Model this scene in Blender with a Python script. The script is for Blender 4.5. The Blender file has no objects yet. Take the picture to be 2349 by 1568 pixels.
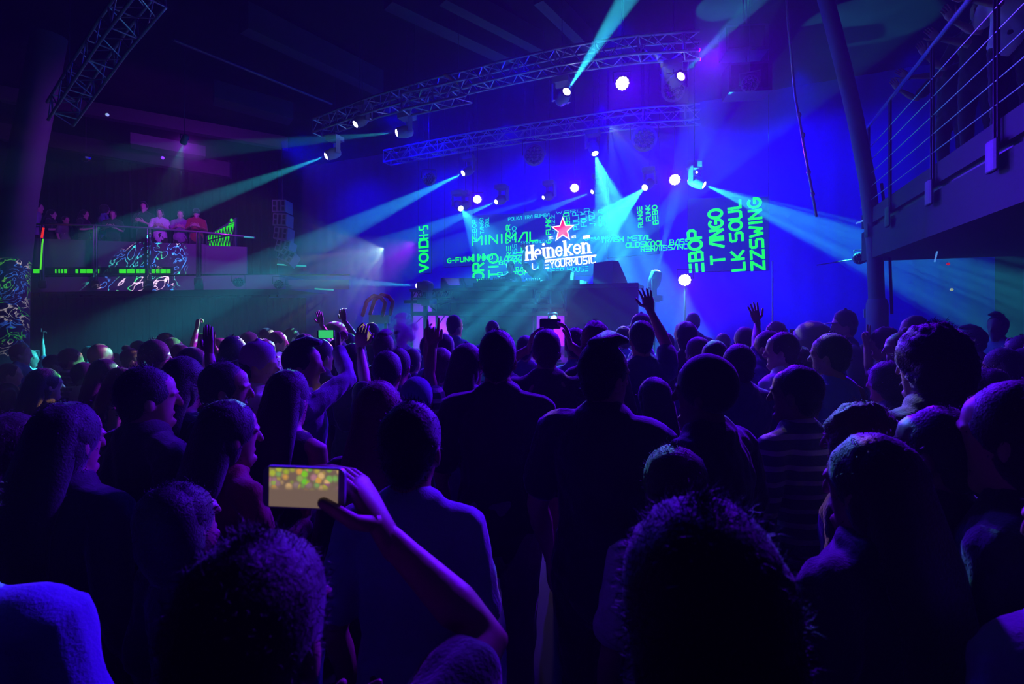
import bpy, math, random
import numpy as np
from mathutils import Vector, Matrix
S = bpy.context.scene
LINK = S.collection.objects.link
rnd = random.Random(7)
V = Vector
# ------------------------------------------------------------------ camera, world, exposure
PHI = math.radians(23.5); F = 1100.0; CX, HY = 1174.5, 720.0
CAM = V((0, 0, 2.0))
FW = V((-math.sin(PHI), math.cos(PHI), 0)); RT = V((math.cos(PHI), math.sin(PHI), 0)); UP = V((0, 0, 1))
cd = bpy.data.cameras.new('camera'); cam = bpy.data.objects.new('camera', cd); LINK(cam)
cam.location = CAM; cam.rotation_euler = (math.pi/2, 0, PHI)
cd.lens = F/2349*36; cd.shift_y = (HY-784)/2349; cd.clip_start = .02
cd.dof.use_dof = True; cd.dof.focus_distance = 5.0; cd.dof.aperture_fstop = 5.0
S.camera = cam
S.view_settings.view_transform = 'Standard'; S.view_settings.look = 'None'
S.view_settings.exposure = 0.0; S.view_settings.gamma = 1.0; S.view_settings.use_curve_mapping = False
wd = bpy.data.worlds.new('dark_hall'); S.world = wd; wd.use_nodes = True
wd.node_tree.nodes['Background'].inputs[0].default_value = (0, 0, 0, 1)
# faint haze in the whole closed hall; the thick stage haze is an object further down
_v = wd.node_tree.nodes.new('ShaderNodeVolumeScatter'); _v.inputs['Density'].default_value = .006; _v.inputs['Anisotropy'].default_value = .1
wd.node_tree.links.new(_v.outputs[0], wd.node_tree.nodes['World Output'].inputs['Volume'])
S.cycles.adaptive_threshold = .05; S.cycles.volume_bounces = 0; S.cycles.max_bounces = 2; S.cycles.diffuse_bounces = 1; S.cycles.glossy_bounces = 1
S.cycles.transmission_bounces = 3; S.cycles.sample_clamp_indirect = 3; S.cycles.use_denoising = True; S.cycles.use_light_tree = True
S.cycles.volume_step_rate = 2.0
# hall frame: +Y runs along the hall to the stage, the camera looks 23.5 degrees left of it
def P(px, py, D): return CAM + D*(FW + RT*((px-CX)/F) + UP*((HY-py)/F))
def PV(px, py, v):
    d = FW + RT*((px-CX)/F) + UP*((HY-py)/F); return CAM + d*(v/d.y)
def PU(px, py, u):
    d = FW + RT*((px-CX)/F) + UP*((HY-py)/F); return CAM + d*(u/d.x)
def PZ(px, py, z):
    d = FW + RT*((px-CX)/F) + UP*((HY-py)/F); return CAM + d*((z-2.0)/d.z)
# ------------------------------------------------------------------ added wash lights without fixtures; beams are with their fixtures
BLUE = (0.0, 0.0, 1.0); PURPLE = (0.075, 0.0, 1.0); CYAN = (0.03, 0.74, 1.0)
def gobo_nodes(l, scale, lo, hi, cols=None, kind='noise', dist=0.0):
    l.use_nodes = True; nt = l.node_tree; em = nt.nodes['Emission']
    tc = nt.nodes.new('ShaderNodeTexCoord')
    if kind in ('noise', 'ridge'):
        n = nt.nodes.new('ShaderNodeTexNoise'); n.inputs['Scale'].default_value = scale; n.inputs['Detail'].default_value = 1.5
        n.inputs['Distortion'].default_value = dist; fac = n.outputs[0]
    else:
        n = nt.nodes.new('ShaderNodeTexWave'); n.inputs['Scale'].default_value = scale; n.inputs['Distortion'].default_value = dist
        n.inputs['Detail'].default_value = 1.0; n.inputs['Detail Scale'].default_value = 1.5; fac = n.outputs['Fac']
    nt.links.new(tc.outputs['Normal'], n.inputs['Vector'])
    r = nt.nodes.new('ShaderNodeValToRGB'); r.color_ramp.elements[0].position = lo; r.color_ramp.elements[1].position = hi
    if kind == 'ridge':
        r.color_ramp.elements[1].position = (lo+hi)/2; q = r.color_ramp.elements.new(hi); q.color = (0, 0, 0, 1)
    nt.links.new(fac, r.inputs[0]); nt.links.new(r.outputs[0], em.inputs['Strength'])
    if cols:
        n2 = nt.nodes.new('ShaderNodeTexVoronoi'); n2.inputs['Scale'].default_value = scale*cols[0]
        nt.links.new(tc.outputs['Normal'], n2.inputs['Vector'])
        sp = nt.nodes.new('ShaderNodeSeparateColor'); nt.links.new(n2.outputs['Color'], sp.inputs[0])
        r2 = nt.nodes.new('ShaderNodeValToRGB'); r2.color_ramp.interpolation = 'CONSTANT'
        el = r2.color_ramp.elements
        while len(el) < len(cols)-1: el.new(.5)
        for k, c in enumerate(cols[1:]): el[k].position = k/(len(cols)-1.0); el[k].color = (*c, 1)
        nt.links.new(sp.outputs[0], r2.inputs[0]); nt.links.new(r2.outputs[0], em.inputs['Color'])
def spot(name, a, b, ang, col, e, parent=None, blend=.3, size=.03, gobo=None):
    l = bpy.data.lights.new(name, 'SPOT'); l.energy = e; l.color = col; l.spot_size = math.radians(ang); l.spot_blend = blend
    l.shadow_soft_size = size
    if gobo: gobo_nodes(l, **gobo)
    o = bpy.data.objects.new(name, l); LINK(o); a = V(a); b = V(b)
    o.rotation_euler = (b-a).to_track_quat('-Z', 'Y').to_euler(); o.location = a
    if parent: o.parent = parent; o.location = a-parent.location
    return o
def area(name, a, b, sx, sy, col, e, parent=None):
    l = bpy.data.lights.new(name, 'AREA'); l.shape = 'RECTANGLE'; l.size = sx; l.size_y = sy; l.energy = e; l.color = col
    o = bpy.data.objects.new(name, l); LINK(o); a = V(a); b = V(b)
    o.rotation_euler = (b-a).to_track_quat('-Z', 'Y').to_euler(); o.location = a
    if parent: o.parent = parent; o.location = a-parent.location
    return o
WASH = 1.0
# unseen spots added to fill the stage haze with blue and rim the crowd
for (a, b, ang, e, c) in ((P(860, 250, 12.6), P(1650, 560, 9.8), 80, 1500, BLUE), (P(1960, 250, 8.8), P(1350, 520, 11), 85, 1500, BLUE), (P(1420, 40, 9.2), P(1400, 640, 10.5), 95, 1200, BLUE),
                          (P(640, 330, 13.2), P(1100, 520, 12), 70, 2200, BLUE), (P(1640, 130, 8.0), P(1050, 1300, 1.2), 50, 4200, (.12, 0, 1)), (P(1200, 150, 8.6), P(900, 1100, 3), 60, 650, BLUE), (P(1500, 120, 8.2), P(1900, 1100, 3), 60, 650, BLUE)):
    spot('added_wash_spot', a, b, ang, c, e*WASH, blend=1, size=.2)
for u, e in ((-12, 350), (-8.5, 700), (-5.5, 1000), (-2.8, 1300), (-.4, 1400), (1.6, 800), (3.6, 260)):      # unseen spots added behind the screens so the cloth glows blue
    spot('cloth_wash_light', (u, 12.2, 7.4), (u, 14.1, 3.4), 120, BLUE, e, blend=1, size=.1)
    spot('cloth_wash_light', (u, 12.4, 1.4), (u, 14.1, 3.4), 120, (.06, 0, 1) if -4 < u < 1 else BLUE, e*.35, blend=1, size=.1)
# ------------------------------------------------------------------ mesh building helpers
class MB:
    def __init__(s): s.v = []; s.f = []; s.n = 0
    def add(s, v, f):
        v = np.asarray(v, float).reshape(-1, 3); s.v.append(v); n = s.n; s.f += [tuple(i+n for i in q) for q in f]; s.n += len(v)
    def box(s, c, size, M=None):
        v = np.array([[x, y, z] for x in (-.5, .5) for y in (-.5, .5) for z in (-.5, .5)])*np.array(size)
        if M is not None: v = v @ np.array(M.to_3x3()).T
        s.add(v+np.array(c), [(0, 1, 3, 2), (4, 6, 7, 5), (0, 4, 5, 1), (2, 3, 7, 6), (0, 2, 6, 4), (1, 5, 7, 3)])
    def quadbox(s, p, th):          # p: four corners, extruded by vector th
        p = [np.array(q, float) for q in p]; t = np.array(th, float)
        s.add(p+[q+t for q in p], [(0, 1, 2, 3), (7, 6, 5, 4), (0, 4, 5, 1), (1, 5, 6, 2), (2, 6, 7, 3), (3, 7, 4, 0)])
    def loft(s, pts, rad, n=10, side=None, cap=True):
        """pts: centres, rad: (rx, ry) or r for each; rounded closed ends"""
        pts = [np.array(p, float) for p in pts]; rad = [(r, r) if np.isscalar(r) else tuple(r) for r in rad]
        if cap:
            for end in (0, -1):
                q = pts[end]; o = pts[1] if end == 0 else pts[-2]; d = q-o; L = np.linalg.norm(d); d = d/(L+1e-9)
                r = rad[end]; m = min(r)
                ex = [(q+d*m*.5, (r[0]*.86, r[1]*.86)), (q+d*m*.85, (r[0]*.5, r[1]*.5)), (q+d*m, (r[0]*.08, r[1]*.08))]
                if end == 0:
                    for e in ex: pts.insert(0, e[0]); rad.insert(0, e[1])
                else:
                    for e in ex: pts.append(e[0]); rad.append(e[1])
        pts = np.array(pts); m = len(pts)
        tan = np.gradient(pts, axis=0); tan /= (np.linalg.norm(tan, axis=1)[:, None]+1e-9)
        X = np.array(side, float) if side is not None else (np.array([1., 0, 0]) if abs(tan[0][0]) < .8 else np.array([0, 1., 0]))
        a = np.linspace(0, 2*math.pi, n, endpoint=False); vs = []
        for i in range(m):
            X = X-tan[i]*X.dot(tan[i]); X /= (np.linalg.norm(X)+1e-9); Y = np.cross(tan[i], X)
            vs.append(pts[i]+np.outer(np.cos(a)*rad[i][0], X)+np.outer(np.sin(a)*rad[i][1], Y))
        fs = [(i*n+j, i*n+(j+1) % n, (i+1)*n+(j+1) % n, (i+1)*n+j) for i in range(m-1) for j in range(n)]
        fs.append(tuple(range(n))[::-1]); fs.append(tuple((m-1)*n+j for j in range(n)))
        s.add(np.vstack(vs), fs)
    def tube(s, a, b, r, n=8): s.loft([a, b], [r, r], n, cap=False)
    def path(s, pts, r, n=8): s.loft(pts, [r]*len(pts), n, cap=False)
    def ell(s, c, r, M=None, nu=16, nv=10):
        v = []
        for i in range(nv+1):
            t = math.pi*i/nv
            for j in range(nu):
                p = 2*math.pi*j/nu; v.append((math.sin(t)*math.cos(p), math.sin(t)*math.sin(p), math.cos(t)))
        v = np.array(v)*np.array(r)
        if M is not None: v = v @ np.array(M.to_3x3()).T
        s.add(v+np.array(c), [(i*nu+j, i*nu+(j+1) % nu, (i+1)*nu+(j+1) % nu, (i+1)*nu+j)[::-1] for i in range(nv) for j in range(nu)])
    def lathe(s, a, d, prof, n=20):  # prof: (distance along d, radius)
        d = V(d).normalized(); s.loft([V(a)+d*t for t, r in prof], [max(r, 1e-4) for t, r in prof], n, cap=False)
    def data(s, name, off=None, smooth=True):
        me = bpy.data.meshes.new(name); v = np.vstack(s.v) if s.v else np.zeros((0, 3))
        if off is not None: v = v-np.array(off)
        me.from_pydata(v.tolist(), [], s.f); me.update()
        if smooth: me.shade_smooth()
        return me
    def build(s, name, mat, parent=None, smooth=False, loc=None):
        off = parent.location if parent is not None else (loc if loc is not None else V((0, 0, 0)))
        if parent is not None and parent.parent is not None: off = parent.location+parent.parent.location
        me = s.data(name, off, smooth); me.materials.append(mat)
        o = bpy.data.objects.new(name, me); LINK(o)
        if parent is not None: o.parent = parent
        elif loc is not None: o.location = loc
        return o
def tag(o, label=None, cat=None, group=None, kind=None):
    if label: o['label'] = label
    if cat: o['category'] = cat
    if group: o['group'] = group
    if kind: o['kind'] = kind
    return o
def thing(name, loc, label, cat, group=None):
    o = bpy.data.objects.new(name, None); LINK(o); o.location = V(loc); o.empty_display_size = .1
    return tag(o, label, cat, group)
def struct(name, mb, mat, label=None):
    return tag(mb.build(name, mat), label, None, None, 'structure')
# ------------------------------------------------------------------ materials
MATS = {}
def mat(name, col=(.5, .5, .5), rough=.7, metal=0.0, emit=None, es=1.0, bump=0, bscale=60, stripes=None, noise=None, spec=.5, sheen=0.0):
    if name in MATS: return MATS[name]
    m = bpy.data.materials.new(name); m.use_nodes = True; nt = m.node_tree; b = nt.nodes['Principled BSDF']
    b.inputs['Base Color'].default_value = (*col, 1); b.inputs['Roughness'].default_value = rough; b.inputs['Metallic'].default_value = metal
    b.inputs['Specular IOR Level'].default_value = spec
    b.inputs['Sheen Weight'].default_value = sheen; b.inputs['Sheen Roughness'].default_value = .4
    tc = nt.nodes.new('ShaderNodeTexCoord')
    if emit: m.cycles.emission_sampling = 'NONE'; b.inputs['Emission Color'].default_value = (*emit, 1); b.inputs['Emission Strength'].default_value = es
    if bump:
        n = nt.nodes.new('ShaderNodeTexNoise'); n.inputs['Scale'].default_value = bscale; n.inputs['Detail'].default_value = 3
        nt.links.new(tc.outputs['Object'], n.inputs['Vector'])
        bp = nt.nodes.new('ShaderNodeBump'); bp.inputs['Strength'].default_value = bump; bp.inputs['Distance'].default_value = .01
        nt.links.new(n.outputs[0], bp.inputs['Height']); nt.links.new(bp.outputs[0], b.inputs['Normal'])
    if stripes:                     # (axis, scale, other colour, width)
        w = nt.nodes.new('ShaderNodeTexWave'); w.bands_direction = stripes[0]; w.inputs['Scale'].default_value = stripes[1]
        w.inputs['Distortion'].default_value = .6; nt.links.new(tc.outputs['Object'], w.inputs['Vector'])
        r = nt.nodes.new('ShaderNodeValToRGB'); r.color_ramp.elements[0].color = (*col, 1); r.color_ramp.elements[1].color = (*stripes[2], 1)
        r.color_ramp.elements[0].position = stripes[3]; r.color_ramp.elements[1].position = min(1, stripes[3]+.12)
        nt.links.new(w.outputs['Fac'], r.inputs[0]); nt.links.new(r.outputs[0], b.inputs['Base Color'])
    if noise:                       # (scale, other colour)
        n = nt.nodes.new('ShaderNodeTexNoise'); n.inputs['Scale'].default_value = noise[0]; n.inputs['Detail'].default_value = 5
        nt.links.new(tc.outputs['Object'], n.inputs['Vector'])
        r = nt.nodes.new('ShaderNodeValToRGB'); r.color_ramp.elements[0].color = (*col, 1); r.color_ramp.elements[1].color = (*noise[1], 1)
        r.color_ramp.elements[0].position = .4; r.color_ramp.elements[1].position = .65
        nt.links.new(n.outputs[0], r.inputs[0]); nt.links.new(r.outputs[0], b.inputs['Base Color'])
    MATS[name] = m; return m
BLK = mat('black_paint', (.012, .012, .014), .55); STEEL = mat('truss_aluminium', (.55, .56, .6), .35, .7)
DARKM = mat('dark_steel', (.08, .08, .09), .4, .6); WALL = mat('dark_wall_paint', (.006, .006, .008), .8, bump=.2, bscale=8, spec=.03)
CEIL = mat('dark_ceiling', (.012, .012, .014), .95, noise=(1.5, (.02, .02, .022)), spec=.03)
FLOOR = mat('dark_floor', (.006, .006, .007), .6, noise=(3, (.01, .01, .01)), spec=.15)
CURT = mat('black_curtain', (.012, .012, .016), .9, spec=.04); GREYP = mat('grey_concrete', (.22, .22, .24), .8, bump=.3, bscale=12)
LENS = mat('lit_lens', (.8, .8, .8), .3, emit=(.85, .95, 1.0), es=9); PARL = mat('lit_led_face', (.8, .8, .8), .3, emit=(.9, .85, 1.0), es=8)
GLASSL = mat('unlit_lens', (.05, .06, .08), .12, .2)
GREEN = mat('green_led_pixels', (.0, .1, .0), .5, emit=(.0, 1.0, .0), es=1.5)
CYANL = mat('cyan_led_pixels', (.0, .1, .1), .5, emit=(.0, .85, .55), es=.9)
WHITEL = mat('white_led_pixels', (.2, .2, .2), .5, emit=(1, 1, 1), es=1.3)
REDL = mat('red_led_pixels', (.2, .0, .0), .5, emit=(1, .005, .0), es=2.2)
BLUEL = mat('blue_led_pixels', (.0, .0, .1), .5, emit=(.0, .09, .5), es=.5)
# ------------------------------------------------------------------ hall shell
U0, U1, V0, V1, ZC = -24.5, 6.5, -4.0, 14.6, 7.9
def slab(name, x0, x1, y0, y1, z0, z1, m, label=None):
    b = MB(); b.box(((x0+x1)/2, (y0+y1)/2, (z0+z1)/2), (x1-x0, y1-y0, z1-z0)); return struct(name, b, m, label)
slab('floor', U0, U1, V0, V1, -.2, 0, FLOOR); slab('ceiling', U0, U1, V0, V1, ZC, ZC+.2, CEIL)
slab('wall_left', U0-.2, U0, V0, V1, 0, ZC, WALL); slab('wall_right', U1, U1+.2, V0, V1, 0, ZC, WALL)
slab('wall_back', U0, U1, V1, V1+.2, 0, ZC, WALL); slab('wall_rear', U0, U1, V0-.2, V0, 0, ZC, WALL)
hz = MB(); hz.box(((-11.5+4.6)/2, (4.8+14.55)/2, (ZC+.02)/2), (16.1, 9.75, ZC-.04))
hm = bpy.data.materials.new('stage_haze'); hm.use_nodes = True; nt = hm.node_tree; nt.nodes.clear()
o_ = nt.nodes.new('ShaderNodeOutputMaterial'); v_ = nt.nodes.new('ShaderNodeVolumeScatter')
v_.inputs['Density'].default_value = .016; v_.inputs['Anisotropy'].default_value = .1; nt.links.new(v_.outputs[0], o_.inputs['Volume'])
tag(hz.build('stage_haze', hm), 'theatrical haze hanging over the stage and the middle of the hall', 'haze', None, 'stuff')
# ceiling beams, pipes and ducts
def beam_between(name, a, b, w, h, m, label, cat, group=None, round_=False):
    mb = MB(); a = V(a); b = V(b); d = (b-a).normalized(); s = d.cross(UP).normalized()
    if round_: mb.loft([a, b], [(w/2, h/2)]*2, 14, side=s)
    else:
        mb.quadbox([a-s*w/2-UP*h/2, a+s*w/2-UP*h/2, b+s*w/2-UP*h/2, b-s*w/2-UP*h/2], UP*h)
    c = (a+b)/2
    return tag(mb.build(name, m, loc=c), label, cat, group)
CB = mat('ceiling_steel', (.06, .06, .07), .6, .3)
G_ = 'roof beams running towards the stage'
for a, b, z, w, h, l in [((560, 40), (870, 190), 7.5, .32, .5, 'dark roof beam left of the cyan beams, brightest of the roof beams'),
                         ((890, -20), (1170, 118), 7.5, .3, .5, 'dark roof beam above the middle of the front truss'),
                         ((1015, -20), (1240, 100), 7.6, .22, .4, 'slim dark roof beam just right of the one over the front truss'),
                         ((1235, -20), (1350, 95), 7.6, .2, .4, 'short dark roof beam behind the tall cyan beam')]:
    beam_between('roof_beam', PZ(*a, z), PZ(*b, z), w, h, CB, l, 'beam')
for a, b, z, w, h, l in [((0, 302), (530, 392), 6.9, .3, .45, 'long roof beam with green tint above the left balcony'),
                         ((0, 215), (660, 330), 7.2, .25, .35, 'dim roof beam second above the left balcony')]:
    beam_between('roof_beam', P(*a, 13.5 if a[1] > 250 else 12), P(*b, 15 if a[1] > 250 else 14.5), w, h, CB, l, 'beam')
beam_between('lighting_pipe', PZ(400, 92, 7.3), PZ(760, 238, 7.3), .07, .07, mat('pipe', (.12, .12, .14), .4, .5), 'thin pipe crossing the dark ceiling towards the front truss', 'pipe', None, True)
dm = mat('duct_metal', (.07, .07, .08), .6, .3)
beam_between('air_duct', P(490, 212, 11.5), P(668, 262, 12.5), .55, .42, dm, 'square air duct under the ceiling, end lit violet', 'duct')
beam_between('air_duct', P(300, 322, 13), P(470, 352, 14), .5, .3, dm, 'small dim air duct above the balcony curtain', 'duct')
# pleated curtain behind the left balcony and on the stage back
def curtain(name, a, b, z0, z1, m, label, amp=.08, pitch=.28):
    a = V(a); b = V(b); L = (b-a).length; d = (b-a).normalized(); nrm = d.cross(UP)
    n = int(L/pitch*8); mb = MB(); f = []; v = []
    for i in range(n+1):
        t = i/n*L; o = amp*math.sin(t/pitch*2*math.pi)+amp*.5*math.sin(t/pitch*1.7)
        for z in (z0, z1):
            p = a+d*t+nrm*o; v.append((p.x, p.y, z))
        for z in (z0, z1):
            p = a+d*t+nrm*(o+.02); v.append((p.x, p.y, z))
    for i in range(n):
        k = 4*i; f += [(k, k+4, k+5, k+1), (k+2, k+3, k+7, k+6)]
    mb.add(v, f); return tag(mb.build(name, m, loc=None, smooth=True), label, 'curtain')
def flat(px, D): p = P(px, 720, D); return (p.x, p.y, 0)
curtain('balcony_curtain', flat(20, 16.5), flat(640, 16.5), 2.6, 7.25, CURT, 'tall dark pleated curtain hanging behind the left balcony')
curtain('hall_curtain', flat(62, 16.3), flat(700, 16.3), 0.0, 2.55, CURT, 'dark pleated curtain on the ground floor under the left balcony')
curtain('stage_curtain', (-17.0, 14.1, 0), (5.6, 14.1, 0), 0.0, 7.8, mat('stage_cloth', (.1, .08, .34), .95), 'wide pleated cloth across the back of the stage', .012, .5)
beam_between('curtain_pole', P(297, 380, 16.2), P(303, 545, 16.2), .07, .07, BLK, 'black vertical pole in front of the balcony curtain', 'pole', None, True)
# ------------------------------------------------------------------ pillars
pb = MB(); q_ = P(24, 720, 10.2); pb.loft([V((q_.x, q_.y, 0)), P(26, 640, 10.2), P(42, 480, 10.2), P(66, 330, 10.2), P(92, 200, 10.2), P(118, 60, 10.2), P(124, 30, 10.2)], [.29]*7, 24, cap=False)
tag(pb.build('round_pillar', mat('pillar_paint', (.09, .09, .1), .8), smooth=True, loc=V((q_.x, q_.y, 0))), 'thick round pillar at the far left with swirling coloured light on it', 'pillar', None)
cb_ = MB(); base = P(2012, 720, 7.3); cb_.loft([V((base.x, base.y, 0)), P(2011, 690, 7.3), P(2006, 560, 7.3), P(1990, 420, 7.3), P(1964, 280, 7.3), P(1936, 160, 7.3), P(1908, 50, 7.3), P(1870, -90, 7.3), P(1845, -185, 7.3)], [.105]*9, 20, cap=False)
col = tag(cb_.build('steel_column', mat('blue_grey_paint', (.12, .12, .15), .6), smooth=True, loc=V((base.x, base.y, 0))), 'slim steel column at the end of the right balcony', 'column')
k_ = MB(); k_.loft([V((base.x, base.y, 0)), V((base.x, base.y, 2.15))], [.14, .14], 20); k_.build('column_sleeve', mat('padding', (.25, .25, .3), .9), col, True)
for dx, l in ((34, 'thin cable pipe beside the slim steel column'),):
    q = MB(); q.path([P(2046+dx-34, 720, 7.2), P(2040+dx-34, 560, 7.2), P(2022+dx-34, 420, 7.2)], .02); q.build('conduit', DARKM, col, True)
# ------------------------------------------------------------------ trusses
def truss(pts, size, bays, name, label, cat='truss', m=STEEL, group=None):
    pts = [V(p) for p in pts]; L = [0]
    for a, b in zip(pts, pts[1:]): L.append(L[-1]+(b-a).length)
    def at(t):
        t = t*L[-1]
        for i in range(len(pts)-1):
            if t <= L[i+1]+1e-6: return pts[i].lerp(pts[i+1], (t-L[i])/(L[i+1]-L[i]))
        return pts[-1]
    d = (pts[-1]-pts[0]).normalized(); s = d.cross(UP).normalized(); up = s.cross(d).normalized()
    root = thing(name, at(.5), label, cat, group); h = size/2
    off = [s*h+up*h, -s*h+up*h, -s*h-up*h, s*h-up*h]
    for o in off:
        mb = MB(); mb.path([at(i/24)+o for i in range(25)], .024, 8); mb.build('chord', m, root, True)
    mb = MB()
    for i in range(bays):
        t0, t1 = i/bays, (i+1)/bays
        for a, b in ((0, 1), (1, 2), (2, 3), (3, 0)):
            (mb.tube(at(t0)+off[a], at(t1)+off[b], .011, 6) if i % 2 == 0 else mb.tube(at(t0)+off[b], at(t1)+off[a], .011, 6))
            if i % 3 == 0: mb.tube(at(t0)+off[a], at(t0)+off[b], .014, 6)
    mb.build('lattice', m, root)
    for t in (.15, .85):
        q = MB(); p = at(t); q.tube(p+up*h, V((p.x, p.y, ZC)), .008, 6); q.build('hanging_wire', DARKM, root, True)
    return root
VT = 8.2
truss([PV(x, y, VT) for x, y in ((728, 294), (860, 246), (1000, 205), (1165, 166), (1300, 137), (1450, 114), (1606, 104))], .3, 34, 'lighting_truss', 'long front lighting truss arching over the stage')
truss([PV(x, y, 10.9) for x, y in ((888, 362), (1080, 325), (1300, 292), (1450, 272), (1606, 262))], .32, 28, 'lighting_truss', 'second lighting truss behind and below the front one')
truss([P(930, 240, 9.2), P(1075, 208, 8.8)], .3, 6, 'short_truss', 'short violet lit truss piece under the left half of the front truss')
truss([P(345, -25, 6.6), P(262, 80, 7.3), P(192, 182, 8.0), P(138, 262, 8.8)], .34, 13, 'ceiling_truss', 'green and blue tinted truss rising in the upper left corner')
# scarf of cloth on the truss
q = MB(); q.loft([P(1022, 172, 8.9), P(1035, 180, 8.85), P(1046, 190, 8.85), P(1050, 196, 8.85)], [(.05, .03), (.12, .03), (.09, .03), (.03, .02)], 10)
tag(q.build('cloth_rag', mat('yellow_cloth', (.8, .5, .15), .9), smooth=True, loc=P(1035, 180, 8.85)), 'small yellow cloth rag tied on the front truss', 'rag')
# ------------------------------------------------------------------ light fixtures
HEADM = mat('fixture_plastic', (.18, .18, .2), .45); HEAD_LIT = mat('fixture_plastic_lit', (.5, .5, .55), .4)  # second plastic is a paler copy for the heads shown lit violet
def hold(root, top, how):
    q = MB(); top = V(top)
    if how == 'arm': q.tube(top, top+FW*1.2, .012, 6); q.build('wall_arm', DARKM, root, True)
    elif how: q.tube(top, V((top.x, top.y, ZC)), .007, 6); q.build('hanging_rod', DARKM, root, True)
    else: q.tube(top, V((top.x, top.y, 1.2)), .02, 8); q.lathe(V((top.x, top.y, 1.2)), UP, [(0, .16), (.02, .15), (.03, .02)], 12); q.build('stand', DARKM, root, True)
def moving_head(lens, aim, hang, label, ang=7, e=1500, col=CYAN, gobo=None, r=.075, m=HEADM, blend=.25, body=.34):
    lens = V(lens); d = (V(aim)-lens).normalized(); c = lens-d*body*.62
    root = thing('moving_head_light', c+UP*(.36 if hang else -.36), label, 'stage light', 'moving head lights of the rig')
    sgn = 1 if hang else -1
    b = MB(); b.box(c+UP*.31*sgn, (.3, .26, .1)); b.box(c+UP*.37*sgn, (.2, .1, .04)); b.build('base', m, root)
    s = d.cross(UP)
    s = s.normalized() if s.length > .05 else V((1, 0, 0))
    for k in (-1, 1):
        y = MB(); y.quadbox([c+s*k*.15-d.cross(s)*0+V((0, 0, -.04*sgn))-s*.02, c+s*k*.15+V((0, 0, -.04*sgn))+s*.02, c+s*k*.15+s*.02+UP*.28*sgn, c+s*k*.15-s*.02+UP*.28*sgn], s.cross(UP)*.09); y.build('yoke_arm', m, root)
    hold(root, c+UP*.39*sgn, hang)
    h = MB(); h.lathe(lens-d*body, d, [(0, .05), (.03, .095), (.12, .12), (.2, .12), (.25, r+.035), (body-.02, r+.03), (body, r+.02), (body-.005, r)], 20)
    hd = h.build('head', m, root, True)
    g = MB(); g.ell(lens-d*.01, (r, r, r*.45), (d.to_track_quat('Z', 'Y')).to_matrix()); g.build('lens', LENS, hd, True)
    for L in ([] if e == 0 else [1]):
        spot('beam_light', lens+d*.06, aim, ang, col, e, root, blend, .02, gobo)
    return root
def par(c, aim, label, r=.1, e=900, col=PURPLE, ang=72, lit=True, blend=1.0, how=True):
    c = V(c); d = (V(aim)-c).normalized(); root = thing('wash_light', c-d*.1+UP*.0, label, 'stage light', 'round wash lights of the rig')
    h = MB(); h.lathe(c-d*.22, d, [(0, .04), (.02, r*.9), (.18, r*1.12), (.215, r*1.15), (.215, r*1.02)], 24); h.build('housing', HEADM, root, True)
    g = MB(); M = d.to_track_quat('Z', 'Y').to_matrix(); g.lathe(c-d*.012, d, [(0, r), (.006, r), (.0061, 0)], 24)
    for ring, n in ((0, 1), (.38, 6), (.76, 12)):
        for k in range(n):
            a = 2*math.pi*k/n; g.ell(c+M@V((math.cos(a)*r*ring, math.sin(a)*r*ring, 0)), (r*.19, r*.19, r*.12), M, 10, 6)
    g.build('led_face', PARL if lit else GLASSL, root, True)
    y = MB(); s = d.cross(UP).normalized(); t = V((0, 0, 1))
    y.path([c-d*.1+s*r*1.25, c-d*.1+s*r*1.25+t*r*1.6, c-d*.1-s*r*1.25+t*r*1.6, c-d*.1-s*r*1.25], .012); y.build('bracket', DARKM, root, True); hold(root, (c-d*.1+t*r*1.6) if how is True else (c-d*.1-t*r*1.2 if not how else c-d*.1), how)
    if e: spot('wash_beam', c+d*.05, aim, ang, col, e, root, blend, r*.7)
    return root
G = dict(scale=26, lo=.42, hi=.62); G2 = dict(scale=34, lo=.42, hi=.62); GN = dict(scale=60, lo=.2, hi=.6)
BE = 5.2
moving_head(PV(1300, 210, VT), P(1436, 0, 6.6), True, 'moving head light under the front truss, its beam rising tall right of centre', 8.5, 9000*BE, gobo=GN)
moving_head(PV(1562, 175, VT), P(1735, 0, 6.2), True, 'moving head light at the right end of the front truss, beam rising right', 8.5, 1300*BE, gobo=GN)
moving_head(PV(910, 304, VT-.1), P(600, 332, 9.0), True, 'violet lit moving head hanging under the left half of the front truss, beam going left', 6, 1300*BE, m=HEAD_LIT)
moving_head(PV(748, 358, VT-.1), P(430, 475, 9.4), True, 'violet lit moving head at the left end of the front truss, beam falling left', 8, 2600*BE, m=HEAD_LIT)
moving_head(PV(1062, 397, 10.8), P(640, 600, 10.0), True, 'moving head under the left end of the second truss, long beam to lower left', 8.5, 7500*BE, gobo=GN)
moving_head(P(1054, 475, 12.6), P(640, 610, 9.6), True, 'moving head left of the screens throwing a wide fan to the left', 27, 13000*BE, gobo=G)
r_ = moving_head(P(1057, 478, 12.4), P(1245, 720, 9.0), True, 'moving head left of the screens throwing a wide fan down over the performers', 28, 2300*BE, gobo=G)
moving_head(P(1138, 463, 12.2), P(1000, 520, 11), True, 'small moving head behind the fan lights, short beam to the left', 9, 2600*BE, r=.06)
moving_head(P(1246, 453, 12), P(1100, 497, 11), True, 'small moving head above the star, faint beam to the left', 6, 700*BE, r=.05)
moving_head(P(1358, 440, 11.6), P(1180, 510, 10.8), True, 'small moving head right above the star, beam to the left', 8, 2200*BE, r=.055)
moving_head(PV(1365, 352, 10.8), P(1399, 470, 10.3), True, 'moving head under the second truss throwing a wide cone straight down', 27, 6000*BE, gobo=dict(scale=7, lo=.3, hi=.6))
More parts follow.
